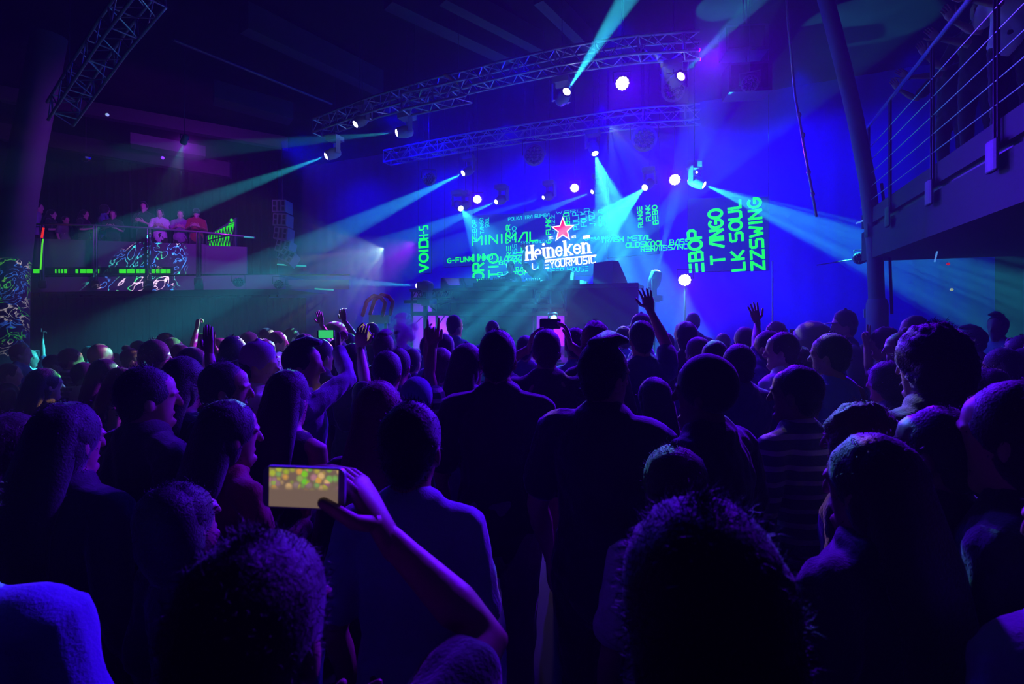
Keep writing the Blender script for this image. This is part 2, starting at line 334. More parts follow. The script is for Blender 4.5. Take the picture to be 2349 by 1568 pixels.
moving_head(P(1479, 430, 11), P(1335, 560, 9.6), True, 'moving head above the right of the screens, wide cone to lower left', 24, 9000*BE, gobo=G)
moving_head(P(1615, 424, 9.8), P(2300, 690, 7.6), True, 'moving head at far right of the rig, wide fan to lower right', 17, 7500*BE, gobo=G2)
moving_head(P(1507, 622, 9.2), P(1552, 440, 9.2), False, 'moving head standing at the right of the stage, narrow beam upwards', 11, 900*BE)
moving_head(P(1398, 614, 9.7), P(1482, 532, 9.7), False, 'moving head behind the big stage monitor, short bright cone to upper right', 15, 900*BE)
moving_head(P(955, 655, 9.6), P(700, 640, 9.0), False, 'small moving head standing at the left end of the riser, beam to the left', 9, 1600*BE, r=.05)
moving_head(P(1598, 395, 10.2), P(1720, 30, 6.6), True, 'moving head at the right of the rig with a faint fan of rays rising', 17, 1700*BE, gobo=G2, r=.03)
TA = V((-1.5, 1, .6))
par(PV(1428, 191, VT), CAM+V((.4, 2, 0)), 'large lit wash light under the front truss, topmost white disc', .115, 2000)
par(P(1548, 412, 10.3), CAM+V((.3, 1, 0)), 'large lit wash light at the right of the rig with violet glow', .12, 2400)
par(P(1095, 457, 12.2), CAM+V((-1, 1, 0)), 'lit round wash light left above the screens', .11, 1100)
par(P(1318, 431, 11.5), CAM+V((-.5, 1, 0)), 'lit round wash light above the centre screen', .105, 2200)
par(P(1571, 642, 8.9), V((-.4, 2.2, .8)), 'large lit wash light low at the right of the stage', .115, 1500, how=False)
spot('low_wash_beam', P(1571, 648, 8.85), P(1571, 780, 8.6), 34, (.35, .6, 1), 900, None, .5, .05)
for px, py, D, r, l in ((984, 410, 12.3, .15, 'unlit round wash light with green rim under the left of second truss'),
                        (1225, 356, 11.6, .22, 'unlit round wash light hanging under the middle of second truss'),
                        (1478, 318, 10.5, .24, 'unlit round wash light hanging under the right of second truss'),
                        (1545, 205, 7.9, .17, 'unlit round wash light under the right end of front truss'),
                        (1720, 192, 7.8, .12, 'unlit round wash light in front of the hanging black cabinets'),
                        (640, 651, 12.6, .12, 'dark round wash light on the wall rail left of the stage'),
                        (547, 646, 12.6, .12, 'dark round wash light at the right end of the balcony front')):
    par(P(px, py, D), CAM, l, r, 0, lit=False, how='arm' if py > 600 else True)
par(P(1971, 592, 8.2), CAM+V((-2, 3, 0)), 'small round wash light with green rim left of the steel column', .09, 0, lit=False, how='arm')
moving_head(P(815, 285, 10.2), P(760, 320, 9.9), True, 'dark moving head hanging between the two violet lit ones', e=0)
# ------------------------------------------------------------------ LED screens and lettering
def arc(cx, cy, rx, ry, a0, a1, n=12): return [(cx+rx*math.cos(math.radians(a0+(a1-a0)*i/n)), cy+ry*math.sin(math.radians(a0+(a1-a0)*i/n))) for i in range(n+1)]
W_ = .72
GL = {'A': [[(0, 0), (.42, 1), (.72, 1), (.72, 0)]], 'B': [[(0, 0), (0, 1), (.55, 1), (.66, .88), (.66, .62), (.55, .52), (0, .52)], [(.55, .52), (.72, .4), (.72, .12), (.6, 0), (0, 0)]],
      'C': [[(.72, .9), (.6, 1), (.15, 1), (0, .85), (0, .15), (.15, 0), (.6, 0), (.72, .1)]], 'D': [[(0, 0), (0, 1), (.5, 1), (.72, .8), (.72, .2), (.5, 0), (0, 0)]],
      'E': [[(0, 1), (.65, 1)], [(0, .5), (.65, .5)], [(0, 0), (.65, 0)]], 'F': [[(0, 0), (0, 1), (.68, 1)], [(0, .5), (.6, .5)]],
      'G': [arc(.4, .5, .4, .5, 55, 360, 16)+[(.4, .5)]], 'H': [[(0, 0), (0, 1)], [(.7, 0), (.7, 1)], [(0, .5), (.7, .5)]], 'I': [[(.1, 0), (.1, 1)]],
      'J': [[(.0, .15), (.15, 0), (.45, 0), (.6, .15), (.6, 1)]], 'K': [[(0, 0), (0, 1)], [(.68, 1), (.1, .5), (.7, 0)]], 'L': [[(0, 1), (0, 0), (.62, 0)]],
      'M': [[(0, 0), (0, 1), (.42, .45), (.84, 1), (.84, 0)]], 'N': [[(0, 0), (0, 1), (.7, 0), (.7, 1)]], 'O': [arc(.4, .5, .4, .5, 0, 360, 20)],
      'P': [[(0, 0), (0, 1), (.55, 1), (.7, .85), (.7, .6), (.55, .45), (.1, .45)]], 'R': [[(0, 0), (0, 1), (.55, 1), (.7, .85), (.7, .62), (.55, .48), (0, .48)], [(.35, .48), (.7, 0)]],
      'S': [[(.7, 1), (.12, 1), (0, .88), (0, .62), (.12, .52), (.58, .52), (.7, .42), (.7, .12), (.58, 0), (0, 0)]], 'T': [[(0, 1), (.74, 1)], [(.37, 1), (.37, 0)]],
      'U': [[(0, 1), (0, .2), (.15, 0), (.55, 0), (.7, .2), (.7, 1)]], 'V': [[(0, 1), (.36, 0), (.72, 1)]], 'W': [[(0, 1), (.2, 0), (.42, .6), (.64, 0), (.84, 1)]],
      'Y': [[(0, 1), (.36, .5), (.72, 1)], [(.36, .5), (.36, 0)]], 'Z': [[(0, 1), (.7, 1), (0, 0), (.7, 0)]], '-': [[(.1, .5), (.5, .5)]], '.': [[(.05, 0), (.12, 0)]],
      '#': [[(.1, .33), (.75, .33)], [(.05, .67), (.7, .67)], [(.2, 0), (.32, 1)], [(.48, 0), (.6, 1)]], '1': [[(.1, .8), (.3, 1), (.3, 0)]], '8': [arc(.3, .74, .25, .26, 0, 360, 12), arc(.3, .26, .3, .26, 0, 360, 12)],
      '7': [[(0, 1), (.6, 1), (.2, 0)]], '3': [[(0, 1), (.6, 1), (.3, .55), (.6, .35), (.55, 0), (0, 0)]], ' ': []}
def ribbon(mb, a, b, w, nrm, th=.006):
    a = V(a); b = V(b); d = (b-a)
    if d.length < 1e-6: return
    d.normalize(); s = d.cross(nrm).normalized()*w/2; e = d*w*.35
    mb.quadbox([a-e-s+nrm*0, b+e-s, b+e+s, a-e+s], nrm*th)
def letters(mb, text, s0, ax, up, size, nrm, wt=.15, gap=.26):
    """text drawn from point s0 along unit vector ax, letter height size along up; returns end"""
    x = 0
    for ch in text:
        st = GL.get(ch, [])
        for pl in st:
            for p, q in zip(pl, pl[1:]): ribbon(mb, s0+ax*(x+p[0])*size+up*p[1]*size, s0+ax*(x+q[0])*size+up*q[1]*size, wt*size, nrm)
        x += ({'I': .2, '-': .6, ' ': .4, 'M': .84, 'W': .84}.get(ch, W_))+gap
    return x-gap
def text_px(parent, name, text, a, b, v, hpx, m, wt=.15, v_off=0, label=None):
    """text whose baseline runs from pixel a to pixel b on the plane v"""
    A = PV(*a, v); B = PV(*b, v); d = (B-A); L = d.length; ax = d.normalized(); nrm = V((0, -1, 0)); up = nrm.cross(ax).normalized()*-1
    if up.dot(V((0, 0, 1))) < 0 and abs(ax.z) < .7: up = -up
    if abs(ax.z) >= .7: up = V((-1, 0, 0)) if ax.z > 0 else V((1, 0, 0)); up = (up-ax*up.dot(ax)).normalized()
    D = (A-CAM).dot(FW); hs = hpx*D/F
    if abs(up.x) > .7: hs /= (.917+.0)
    tot = letters(MB(), text, A, ax, up, 1, nrm); gx = L/tot
    mb = MB(); x = 0
    for ch in text:
        for pl in GL.get(ch, []):
            for p, q in zip(pl, pl[1:]): ribbon(mb, A+ax*(x+p[0])*gx+up*p[1]*hs, A+ax*(x+q[0])*gx+up*q[1]*hs, wt*hs, nrm)
        x += ({'I': .2, '-': .6, ' ': .4, 'M': .84, 'W': .84}.get(ch, W_))+.26
    o = mb.build(name, m, parent)
    if label: o['label'] = label
    return o
SCR = mat('led_panel_glow', (.02, .02, .03), .35, emit=(0, .012, .42), es=.8)  # panel glow put in to match the blue light behind the screens
def screen(corners, v, label, name='led_screen', depth=.09):
    pts = [PV(x, y, v) for x, y in corners]; c = sum(pts, V((0, 0, 0)))/4
    root = thing(name, c, label, 'screen', 'LED screens behind the riser'); mb = MB(); mb.quadbox(pts, V((0, depth, 0))); mb.build('panel', SCR, root)
    fr = MB()
    for a, b in zip(pts, pts[1:]+pts[:1]): fr.tube(a+V((0, depth, 0)), b+V((0, depth, 0)), .015)
    fr.build('frame', DARKM, root, True)
    for q in (pts[0], pts[1]) if pts[0].z > pts[2].z else (pts[2], pts[3]):
        w_ = MB(); q = q+V((0, depth, 0)); w_.tube(q, V((q.x, q.y, ZC)), .006, 6); w_.build('hanging_wire', DARKM, root, True)
    return root
VS = 11.5; VF = VS-.012
s = screen([(955, 517), (986, 515), (986, 625), (955, 627)], VS, 'narrow LED strip screen left of the stage with green upright lettering')
text_px(s, 'lettering', 'VOID', (982, 622), (981, 549), VF, 21, GREEN, .2); text_px(s, 'lettering', 'H-S', (982, 546), (981, 517), VF, 21, GREEN, .13)
s = screen([(1083, 494), (1200, 488), (1200, 640), (1083, 645)], VS, 'LED screen with large green words behind the performer in black')
text_px(s, 'lettering', 'MINIMAL', (1084, 562), (1236, 551), VF, 19, GREEN, .17)
text_px(s, 'lettering', 'OR', (1109, 642), (1109, 603), VF, 24, GREEN, .17); text_px(s, 'lettering', 'E', (1109, 597), (1109, 582), VF, 24, GREEN, .2)
text_px(s, 'lettering', 'TIO', (1142, 638), (1142, 584), VF, 21, GREEN, .17)
text_px(s, 'lettering', 'BEBOP', (1094, 553), (1092, 503), VF, 9, CYANL); text_px(s, 'lettering', 'TANGO', (1110, 535), (1108, 500), VF, 8, CYANL)
text_px(s, 'lettering', 'SOUL', (1122, 520), (1121, 498), VF, 8, CYANL)
text_px(s, 'lettering', 'REVOR', (1172, 590), (1170, 515), VF, 9, GREEN); text_px(s, 'lettering', 'BASS FOO', (1186, 600), (1184, 520), VF, 9, CYANL)
text_px(s, 'lettering', 'JAZZ', (1140, 600), (1196, 596), VF, 11, GREEN); text_px(s, 'lettering', 'BOOM', (1145, 607), (1190, 604), VF, 9, GREEN)
text_px(s, 'lettering', 'BEBOP', (1142, 634), (1215, 629), VF, 9, GREEN); text_px(s, 'lettering', 'BAND', (1184, 622), (1218, 619), VF, 9, GREEN)
text_px(s, 'lettering', 'AL', (1196, 604), (1196, 560), VF, 12, GREEN)
text_px(s, 'lettering', 'POLKA TRA RUMBA', (1166, 506), (1260, 496), VF, 7, CYANL)
s = screen([(1016, 590), (1080, 585), (1080, 608), (1016, 612)], VS+.05, 'low LED banner reading G-FUNK VOID left of the big words')
text_px(s, 'lettering', 'G-FUNK VOID', (1027, 603), (1130, 594), VF-.005, 10, GREEN, .18)
s = screen([(1202, 484), (1392, 474), (1392, 628), (1202, 637)], VS, 'centre LED screen with red star over white brand lettering')
for t, a, b, h, m in (('G-FUNK', (1264, 557), (1262, 498), 10, GREEN), ('JAZZ', (1273, 535), (1272, 492), 6, CYANL), ('BED', (1307, 514), (1305, 487), 12, GREEN), ('PULP', (1329, 525), (1326, 485), 12, CYANL),
                      ('FOLK', (1346, 518), (1344, 484), 12, CYANL), ('JAZZ', (1365, 517), (1362, 482), 11, CYANL), ('SPA', (1387, 517), (1384, 480), 11, CYANL), ('DEEP HOUSE', (1257, 626), (1350, 621), 10, CYANL),
                      ('WORLD', (1276, 491), (1352, 484), 6, CYANL), ('SKIN WORLD', (1196, 560), (1250, 556), 6, CYANL)):
    text_px(s, 'lettering', t, a, b, VF, h, m)
VH = VS-.03
lg = MB()
# slab serif word: each letter from upright bars with serifs and bowls, laid along a slightly rising baseline
A = PV(1206, 598, VH); B = PV(1367, 579, VH); ax = (B-A).normalized(); nn = V((0, -1, 0)); up = V((0, 0, 1)); up = (up-ax*up.dot(ax)).normalized(); Lw = (B-A).length
def R(x0, y0, x1, y1): lg.quadbox([A+ax*x0+up*y0, A+ax*x1+up*y0, A+ax*x1+up*y1, A+ax*x0+up*y1], nn*.012)
def RB(pts, w):
    for p, q in zip(pts, pts[1:]): ribbon(lg, A+ax*p[0]+up*p[1], A+ax*q[0]+up*q[1], w, nn, .012)
u_ = Lw/8.6; xh = .24*Lw/1.8*1.15; cap = .33*Lw/1.8*1.15; st = u_*.34; sf = u_*.12
def stem(x, h, foot=True, head=True):
    R(x, 0, x+st, h)
    if foot: R(x-sf, 0, x+st+sf, st*.38)
    if head: R(x-sf, h-st*.38, x+st*.6, h)
def en(x): stem(x, xh); RB([(x+st*.8, xh*.8), (x+st*1.5, xh*.92), (x+st*2.1, xh*.85), (x+st*2.3, xh*.6)], st*.5); R(x+st*1.9, 0, x+st*2.9, xh*.75); R(x+st*1.9-sf, 0, x+st*2.9+sf, st*.38)
def ee(x): RB(arc_((x+st*1.35, xh*.5), st*1.05, xh*.38, 10, 330), st*.62); R(x+st*.8, xh*.44, x+st*2.5, xh*.58)
def arc_(c, rx, ry, a0, a1): return [(c[0]+rx*math.cos(math.radians(a0+(a1-a0)*i/14)), c[1]+ry*math.sin(math.radians(a0+(a1-a0)*i/14))) for i in range(15)]
stem(0, cap); R(-sf, cap-st*.38, st+sf, cap); stem(st*2.2, cap); R(st*2.2-sf, cap-st*.38, st*3.2+sf, cap); R(st, cap*.42, st*2.2, cap*.6)
ee(st*3.4); stem(st*6.5, xh); lg.ell(A+ax*(st*7.0)+up*(xh*1.28), (st*.55, .02, st*.5)); en(st*8.0); ee(st*11.2)
x = st*14.3; stem(x, cap); RB([(x+st*2.5, xh*.95), (x+st*1.1, xh*.5), (x+st*2.7, xh*.1)], st*.6); R(x+st*1.9, 0, x+st*3.3, st*.38); R(x+st*1.9, xh-st*.38, x+st*3.2, xh)
ee(st*17.6); en(st*20.6)
R(st*21.2, cap*.95, st*23.6, cap*1.15)
w = lg.build('brand_lettering', WHITEL, s)
lg = MB(); A2, B2 = PV(1246, 598, VH), PV(1367, 585, VH); ribbon(lg, A2, B2, .035, nn, .012); lg.build('underline', WHITEL, s)
text_px(s, 'slogan_lettering', 'LIVEYOURMUSIC', (1222, 618), (1366, 602), VH, 14, WHITEL, .17); text_px(s, 'slogan_lettering', '#', (1203, 623), (1215, 622), VH, 12, WHITEL, .17)
text_px(s, 'slogan_lettering', 'EST.', (1259, 548), (1271, 547), VH, 5, WHITEL, .2); text_px(s, 'slogan_lettering', '1873', (1310, 546), (1321, 545), VH, 5, WHITEL, .2)
def star(c, r, m, name, off):
    mb = MB(); cc = PV(*c, VH-off); k = []
    for i in range(10):
        rr = r if i % 2 == 0 else r*.42; a = math.pi/2+i*math.pi/5; k.append(cc+V((math.cos(a)*rr*.98, 0, math.sin(a)*rr)))
    n = len(k); mb.add(k+[q+V((0, -.012, 0)) for q in k]+[cc, cc+V((0, -.012, 0))], [(i, (i+1) % n, (i+1) % n+n, i+n) for i in range(n)]+[(20, (i+1) % n, i) for i in range(n)]+[(21, i+n, (i+1) % n+n) for i in range(n)])
    return mb.build(name, m, s)
star((1291, 527), .335, WHITEL, 'star_outline', 0); star((1291, 527), .26, REDL, 'red_star', .014)
s = screen([(1394, 480), (1512, 466), (1512, 580), (1394, 590)], VS, 'LED screen right of the star with small green genre words')
for t, a, b, h, m in (('RUNGE', (1475, 520), (1472, 473), 9, GREEN), ('FUNK', (1493, 506), (1491, 470), 9, GREEN), ('BEBO', (1510, 513), (1507, 471), 10, GREEN),
                      ('TRASH METAL', (1379, 556), (1495, 549), 10, GREEN), ('OLDSKOOL BASS', (1436, 568), (1582, 559), 11, GREEN), ('OPERA BAROCK', (1342, 552), (1420, 545), 6, CYANL), ('RENAISSANCE', (1471, 577), (1590, 569), 10, GREEN)):
    text_px(s, 'lettering', t, a, b, VF, h, m, .18)
s = screen([(1578, 455), (1764, 450), (1764, 618), (1578, 622)], VS-.3, 'wide LED screen at the right of the stage with four tall upright words')
VR = VS-.312
text_px(s, 'lettering', 'EBOP', (1613, 621), (1607, 526), VR, 25, GREEN, .22); text_px(s, 'lettering', 'T ANGO', (1662, 603), (1655, 481), VR, 25, GREEN, .22)
text_px(s, 'lettering', 'LK SOUL', (1708, 618), (1697, 457), VR, 23, GREEN, .22); text_px(s, 'lettering', 'ZZSWING', (1753, 617), (1744, 455), VR, 23, GREEN, .22)
# blue glow behind the words is painted into the panel faces
# ------------------------------------------------------------------ stage platform and riser
slab('stage_floor', -9.0, 1.6, 7.6, 14.0, 0, 1.2, BLK)['name_'] = ''
st_o = S.objects['stage_floor']; del st_o['kind']; del st_o['name_']; st_o.name = 'stage_platform'; tag(st_o, 'low black stage platform behind the front rows', 'stage')
VR_ = 8.5
rr = thing('dj_riser', PV(1220, 760, VR_), 'black scaffold riser carrying the performers and their table', 'riser')
def pbox(parent, name, x0, y0, x1, y1, v, dep, m, smooth=False):
    a, b, c, d = PV(x0, y0, v), PV(x1, y0, v), PV(x1, y1, v), PV(x0, y1, v)
    zt = (a.z+b.z)/2; zb = (c.z+d.z)/2
    mb = MB(); mb.quadbox([V((a.x, v, zb)), V((b.x, v, zb)), V((b.x, v, zt)), V((a.x, v, zt))], V((0, dep, 0))); return mb.build(name, m, parent, smooth)
pbox(rr, 'deck', 940, 657, 1462, 664, VR_, .8, DARKM); pbox(rr, 'deck', 926, 686, 1226, 694, VR_, .8, DARKM); pbox(rr, 'deck', 947, 714, 1300, 724, VR_, .8, DARKM)
pbox(rr, 'deck', 1196, 697, 1292, 706, VR_, .8, DARKM)
SKIRT = mat('skirt_cloth', (.012, .012, .016), .9, spec=.05); pbox(rr, 'skirt_panel', 1033, 664, 1222, 800, VR_+.1, .05, SKIRT); pbox(rr, 'skirt_panel', 1300, 650, 1464, 800, VR_+.02, .05, SKIRT)
tl = MB()
for i in range(9):
    x = 945+i*10.5; tl.tube(PV(x, 666, VR_+.02), PV(x+(10.5 if i % 2 else 0), 684, VR_+.02), .012); tl.tube(PV(x+10, 666, VR_+.02), PV(x, 684, VR_+.02), .012)
tl.tube(PV(943, 667, VR_), PV(1040, 664, VR_), .018); tl.tube(PV(943, 684, VR_), PV(1040, 682, VR_), .018); tl.build('truss_edge', DARKM, rr)
for x in (945, 974, 1002, 1032, 1228, 1262, 1298):
    lg_ = MB(); lg_.tube(PV(x, 664, VR_+.05), V((PV(x, 664, VR_+.05).x, VR_+.05, 1.2)), .03); lg_.build('leg', DARKM, rr, True)
br = MB()
for a, b in (((976, 694), (1002, 714)), ((1010, 700), (1030, 690)), ((950, 745), (972, 724)), ((1005, 745), (1020, 724)), ((1232, 712), (1240, 670)), ((1300, 712), (1288, 668))): br.tube(PV(*a, VR_+.1), PV(*b, VR_+.1), .014)
br.build('brace', DARKM, rr)
pbox(rr, 'added_back_cloth', 944, 664, 1036, 800, VR_+.78, .02, mat('pale_cloth', (.4, .4, .5), .9)); pbox(rr, 'added_back_cloth', 1226, 664, 1300, 800, VR_+.78, .02, MATS['pale_cloth'])  # pale cloths added to catch the violet glow in the open bays
for x in (985, 1262):  # violet lamps added inside the riser to make its bays glow
    p = PV(x, 742, VR_+.45); l = bpy.data.lights.new('added_riser_light', 'POINT'); l.energy = 60; l.color = (.22, 0, 1); l.shadow_soft_size = .05
    root = thing('added_uplight', V((p.x, p.y, 1.2)), 'added violet uplight inside the %s bay of the riser' % ('left' if x < 1100 else 'right'), 'stage light')
    b = MB(); b.lathe(V((p.x, p.y, 1.2)), UP, [(0, .07), (.02, .09), (.16, .09), (.18, .07), (.181, 0)], 16); b.build('housing', HEADM, root, True)
    o = bpy.data.objects.new('added_riser_light', l); LINK(o); o.parent = root; o.location = V((0, -.1, .35))
# table and gear
tb = thing('dj_table', PV(1190, 650, 8.9), 'long dark table with equipment in front of the performers', 'table')
pbox(tb, 'tabletop', 1085, 645, 1330, 655, 8.75, .6, BLK); pbox(tb, 'front_panel', 1095, 655, 1320, 657, 8.8, .03, BLK)
def mixer(x0, y0, x1, y1, v, label):
    r = thing('music_mixer', PV((x0+x1)/2, y1, v), label, 'audio equipment'); pbox(r, 'body', x0, y0, x1, y1, v, .3, BLK)
    k = MB()
    for i in range(7):
        p = PV(x0+(x1-x0)*(i+.5)/7, y0, v+.1); k.loft([p, p+UP*.03], [.012, .012], 8)
    k.build('knob', DARKM, r); return r
mixer(1096, 641, 1124, 648, 8.72, 'black player left on the equipment table'); mixer(1130, 640, 1160, 647, 8.72, 'black mixer in front of the left performer')
mixer(1205, 643, 1240, 649, 8.72, 'black player in front of the performer with raised arm')
def wedge(px, py, D, w, h, d, yaw, label, name='stage_monitor', tilt=-.5):
    c = P(px, py, D); r = thing(name, c, label, 'speaker'); r.rotation_euler = (0, 0, yaw)
    mb = MB(); v = [(-w/2, -d/2, 0), (w/2, -d/2, 0), (w/2, d/2, 0), (-w/2, d/2, 0), (-w/2, -d/2+.05, h*.25), (w/2, -d/2+.05, h*.25), (w/2, d/2-.02, h), (-w/2, d/2-.02, h), (-w/2, d/2-.16, h), (w/2, d/2-.16, h)]
    mb.add(v, [(3, 2, 1, 0), (0, 1, 5, 4), (4, 5, 9, 8), (8, 9, 6, 7), (2, 3, 7, 6), (1, 2, 6, 9, 5), (0, 4, 8, 7, 3)])
    me = mb.data('cabinet', None, False); me.materials.append(BLK); o = bpy.data.objects.new('cabinet', me); LINK(o); o.parent = r
    g = MB(); g.add([(-w/2+.02, -d/2+.045, h*.3), (w/2-.02, -d/2+.045, h*.3), (w/2-.02, d/2-.18, h*.97), (-w/2+.02, d/2-.18, h*.97), (-w/2+.02, -d/2+.05, h*.25), (w/2-.02, -d/2+.05, h*.25), (w/2-.02, d/2-.17, h*.92), (-w/2+.02, d/2-.17, h*.92)], [(0, 1, 2, 3), (4, 7, 6, 5), (0, 4, 5, 1), (1, 5, 6, 2), (2, 6, 7, 3), (3, 7, 4, 0)])
    me = g.data('grille', None, False); me.materials.append(DARKM); o = bpy.data.objects.new('grille', me); LINK(o); o.parent = r
    return r
wedge(1042, 662.8, 10.2, .44, .24, .5, .9, 'left wedge monitor of the pair on the riser'); wedge(1078, 662.8, 10.2, .32, .24, .4, .9, 'right wedge monitor of the pair on the riser')
wedge(1400, 653.6, 8.85, .48, .42, .42, 2.6, 'big black stage monitor tilted back at right end of the riser')
bx = tag(MB().build('x', BLK), None) if False else None
c = P(1292, 645, 9.4); r = thing('flight_case', c, 'square black case standing right of the equipment table', 'case'); b = MB(); b.box(c+UP*.09, (.38, .3, .18)); b.build('body', BLK, r)
b = MB(); b.box(c+UP*.188, (.39, .31, .015)); b.build('lid', DARKM, r)
# line array of speakers left of the stage
la = thing('line_array', P(640, 440, 12.3), 'curved hanging column of loudspeaker cabinets left of the stage', 'speaker')
SP = mat('speaker_grey', (.32, .32, .34), .6); D = 12.3
cent = [(648, 476, 0), (650, 507, 2), (652, 538, 5), (656, 568, 12), (663, 592, 26)]
for k, (x, y, tl_) in enumerate(cent):
    p = P(x, y, D-.02*k*k); M = Matrix.Rotation(PHI, 3, 'Z') @ Matrix.Rotation(math.radians(tl_), 3, 'Y') @ Matrix.Rotation(math.radians(-tl_*.6), 3, 'X')
    b = MB(); b.box(p, (.34, .4, .31), M); o = b.build('cabinet', SP, la)
    g = MB()
    for dx in (-.11, .11):
        for dz in (-.07, .07): g.box(p+M@V((dx, -.205, dz)), (.06, .02, .1), M)
    g.box(p+M@V((0, -.205, 0)), (.05, .02, .24), M); g.build('horn', BLK, o)
b = MB(); b.tube(P(648, 462, D), P(646, 330, D), .012); b.build('chain', DARKM, la)
# right side hangings
for k, (x, y, w, h, l) in enumerate(((1705, 100, .7, .45, 'black hanging cabinet, upper of the dim pair at upper right'), (1712, 188, .7, .5, 'black hanging cabinet, lower of the dim pair at upper right'))):
    c = P(x, y, 8.4); r = thing('hanging_cabinet', c, l, 'speaker'); b = MB(); b.box(c, (w, .4, h), Matrix.Rotation(.3, 3, 'Z')); b.build('body', DARKM, r); g = MB(); g.box(c+V((.04, -.2, 0)), (w*.85, .03, h*.8), Matrix.Rotation(.3, 3, 'Z')); g.build('grille', BLK, r)
    y_ = MB(); y_.tube(c+UP*h/2, V((c.x, c.y, ZC)), .012); y_.build('hanging_wire', DARKM, r)
ch = MB(); ch.path([P(1790, -232, 6.8), P(1808, 60, 6.8), P(1824, 222, 6.8), P(1838, 300, 6.8), P(1854, 390, 6.8), P(1873, 497, 6.8)], .017)
for x, y in ((1833, 264), (1842, 310), (1855, 395), (1864, 445)): ch.ell(P(x, y, 6.8), (.03, .03, .04))
tag(ch.build('hanging_cable', mat('shiny_cable', (.7, .7, .7), .25, .6), smooth=True, loc=P(1838, 300, 6.8)), 'thin shiny cable hanging slanted at the right of the stage', 'cable')
ms = MB(); q = P(1772, 600, 8.6); ms.tube(V((q.x, q.y, 1.2)), V((q.x, q.y, 2.95)), .012); tag(ms.build('thin_pole', STEEL, smooth=True, loc=V((q.x, q.y, 1.2))), 'thin upright pole at the right end of the stage', 'pole')
# angular red arch prop on the left side of the stage
ar = thing('arch_prop', P(865, 730, 8.6), 'angular red arch shaped prop standing left of the riser', 'prop'); RED = mat('red_paint', (.75, .02, .05), .5)
b = MB()
for off in (0, .28):
    pts = [P(x+off*62, y-off*8, 8.6+off*.8) for x, y in ((832, 722), (842, 690), (858, 678), (874, 682), (884, 694), (878, 722))]
    for a_, b_ in zip(pts, pts[1:]): b.loft([a_, b_], [.035, .035], 8)
b.build('frame', RED, ar, True); b = MB(); b.quadbox([P(846, 722, 8.8), P(892, 722, 8.8), P(892, 742, 8.8), P(846, 742, 8.8)], V((0, .05, 0))); b.build('panel', mat('pink_panel', (.8, .35, .45), .7), ar)
b = MB(); b.tube(P(862, 740, 8.8), V((P(862, 740, 8.8).x, P(862, 740, 8.8).y, 0)), .03); b.tube(P(885, 740, 8.8), V((P(885, 740, 8.8).x, P(885, 740, 8.8).y, 0)), .03); b.build('stand', DARKM, ar)
# white work lamp seen over the crowd
par(P(1270, 731, 8.1), CAM+V((0, 3, 0)), 'small white lamp at the foot of the riser', .06, 60, (.8, .5, 1), 120, how=False)
# crowd fence with lettering at the right of the stage
fc = thing('cloth_banner', P(1852, 760, 6.6), 'dark barrier banner with faint red lettering right of the stage', 'banner')
b = MB(); b.quadbox([P(1815, 1052, 6.6), P(1905, 1052, 6.6), P(1905, 755, 6.6), P(1815, 755, 6.6)], FW*.04); b.build('cloth', CURT, fc)
_PVo = PV
RL = mat('faint_red_print', (.6, .08, .08), .8); b = MB(); letters(b, 'JEANS', P(1822, 800, 6.58), RT, UP, .085, -FW); b.build('lettering', RL, fc)
b = MB(); letters(b, 'CRIP', P(1830, 768, 6.58), RT, UP, .05, -FW); b.build('lettering', RL, fc)
nb = thing('wall_notice', P(1987, 718, 8.6), 'small pale notice on the wall left of the column foot', 'sign'); b = MB(); b.quadbox([P(1982, 728, 8.6), P(1992, 728, 8.6), P(1992, 709, 8.6), P(1982, 709, 8.6)], FW*.02); b.build('sheet', mat('pale_paper', (.6, .5, .6), .8), nb)
# ------------------------------------------------------------------ left balcony (faces the camera side, 13 m away)
DB = 13.0
bal = thing('left_balcony', P(330, 720, DB), 'left balcony platform with dark front panels and violet top rail', 'balcony')
def cbox(parent, name, x0, y0, x1, y1, D, dep, m, y0b=None, y1b=None):
    y0b = y0 if y0b is None else y0b; y1b = y1 if y1b is None else y1b
    mb = MB(); mb.quadbox([P(x0, y1, D), P(x1, y1b, D), P(x1, y0b, D), P(x0, y0, D)], FW*dep); return mb.build(name, m, parent)
PAN = mat('balcony_panel', (.3, .3, .34), .7)
cbox(bal, 'floor_slab', 62, 636, 640, 670, DB, 3.4, PAN, 630, 662)
cbox(bal, 'front_panel', 62, 546, 470, 634, DB+.1, .04, mat('balcony_cloth', (.2, .2, .24), .8), 560, 628)
cbox(bal, 'front_panel', 470, 562, 566, 628, DB+.12, .04, MATS['balcony_cloth'], 566, 628)
RAILM = mat('polished_rail', (.75, .7, .8), .25, .7)
b = MB(); b.path([P(60, 513, DB-.05), P(200, 516, DB-.05), (P(340, 523, DB-.05)), P(470, 533, DB-.05), P(585, 545, DB-.05)], .028); b.build('top_rail', RAILM, bal, True)
for x, y0, y1 in ((97, 516, 655), (219, 518, 655), (342, 524, 652), (455, 531, 648)):
    b = MB()
    for dx in (-.035, .035): b.loft([P(x, y0, DB-.06)+RT*dx, P(x, y1, DB-.1)+RT*dx], [(.012, .03)]*2, 8)
    b.loft([P(x, y1-10, DB-.1), P(x, y1+4, DB-.1)], [(.12, .03), (.12, .03)], 14, side=RT)
    b.build('post', DARKM, bal, True)
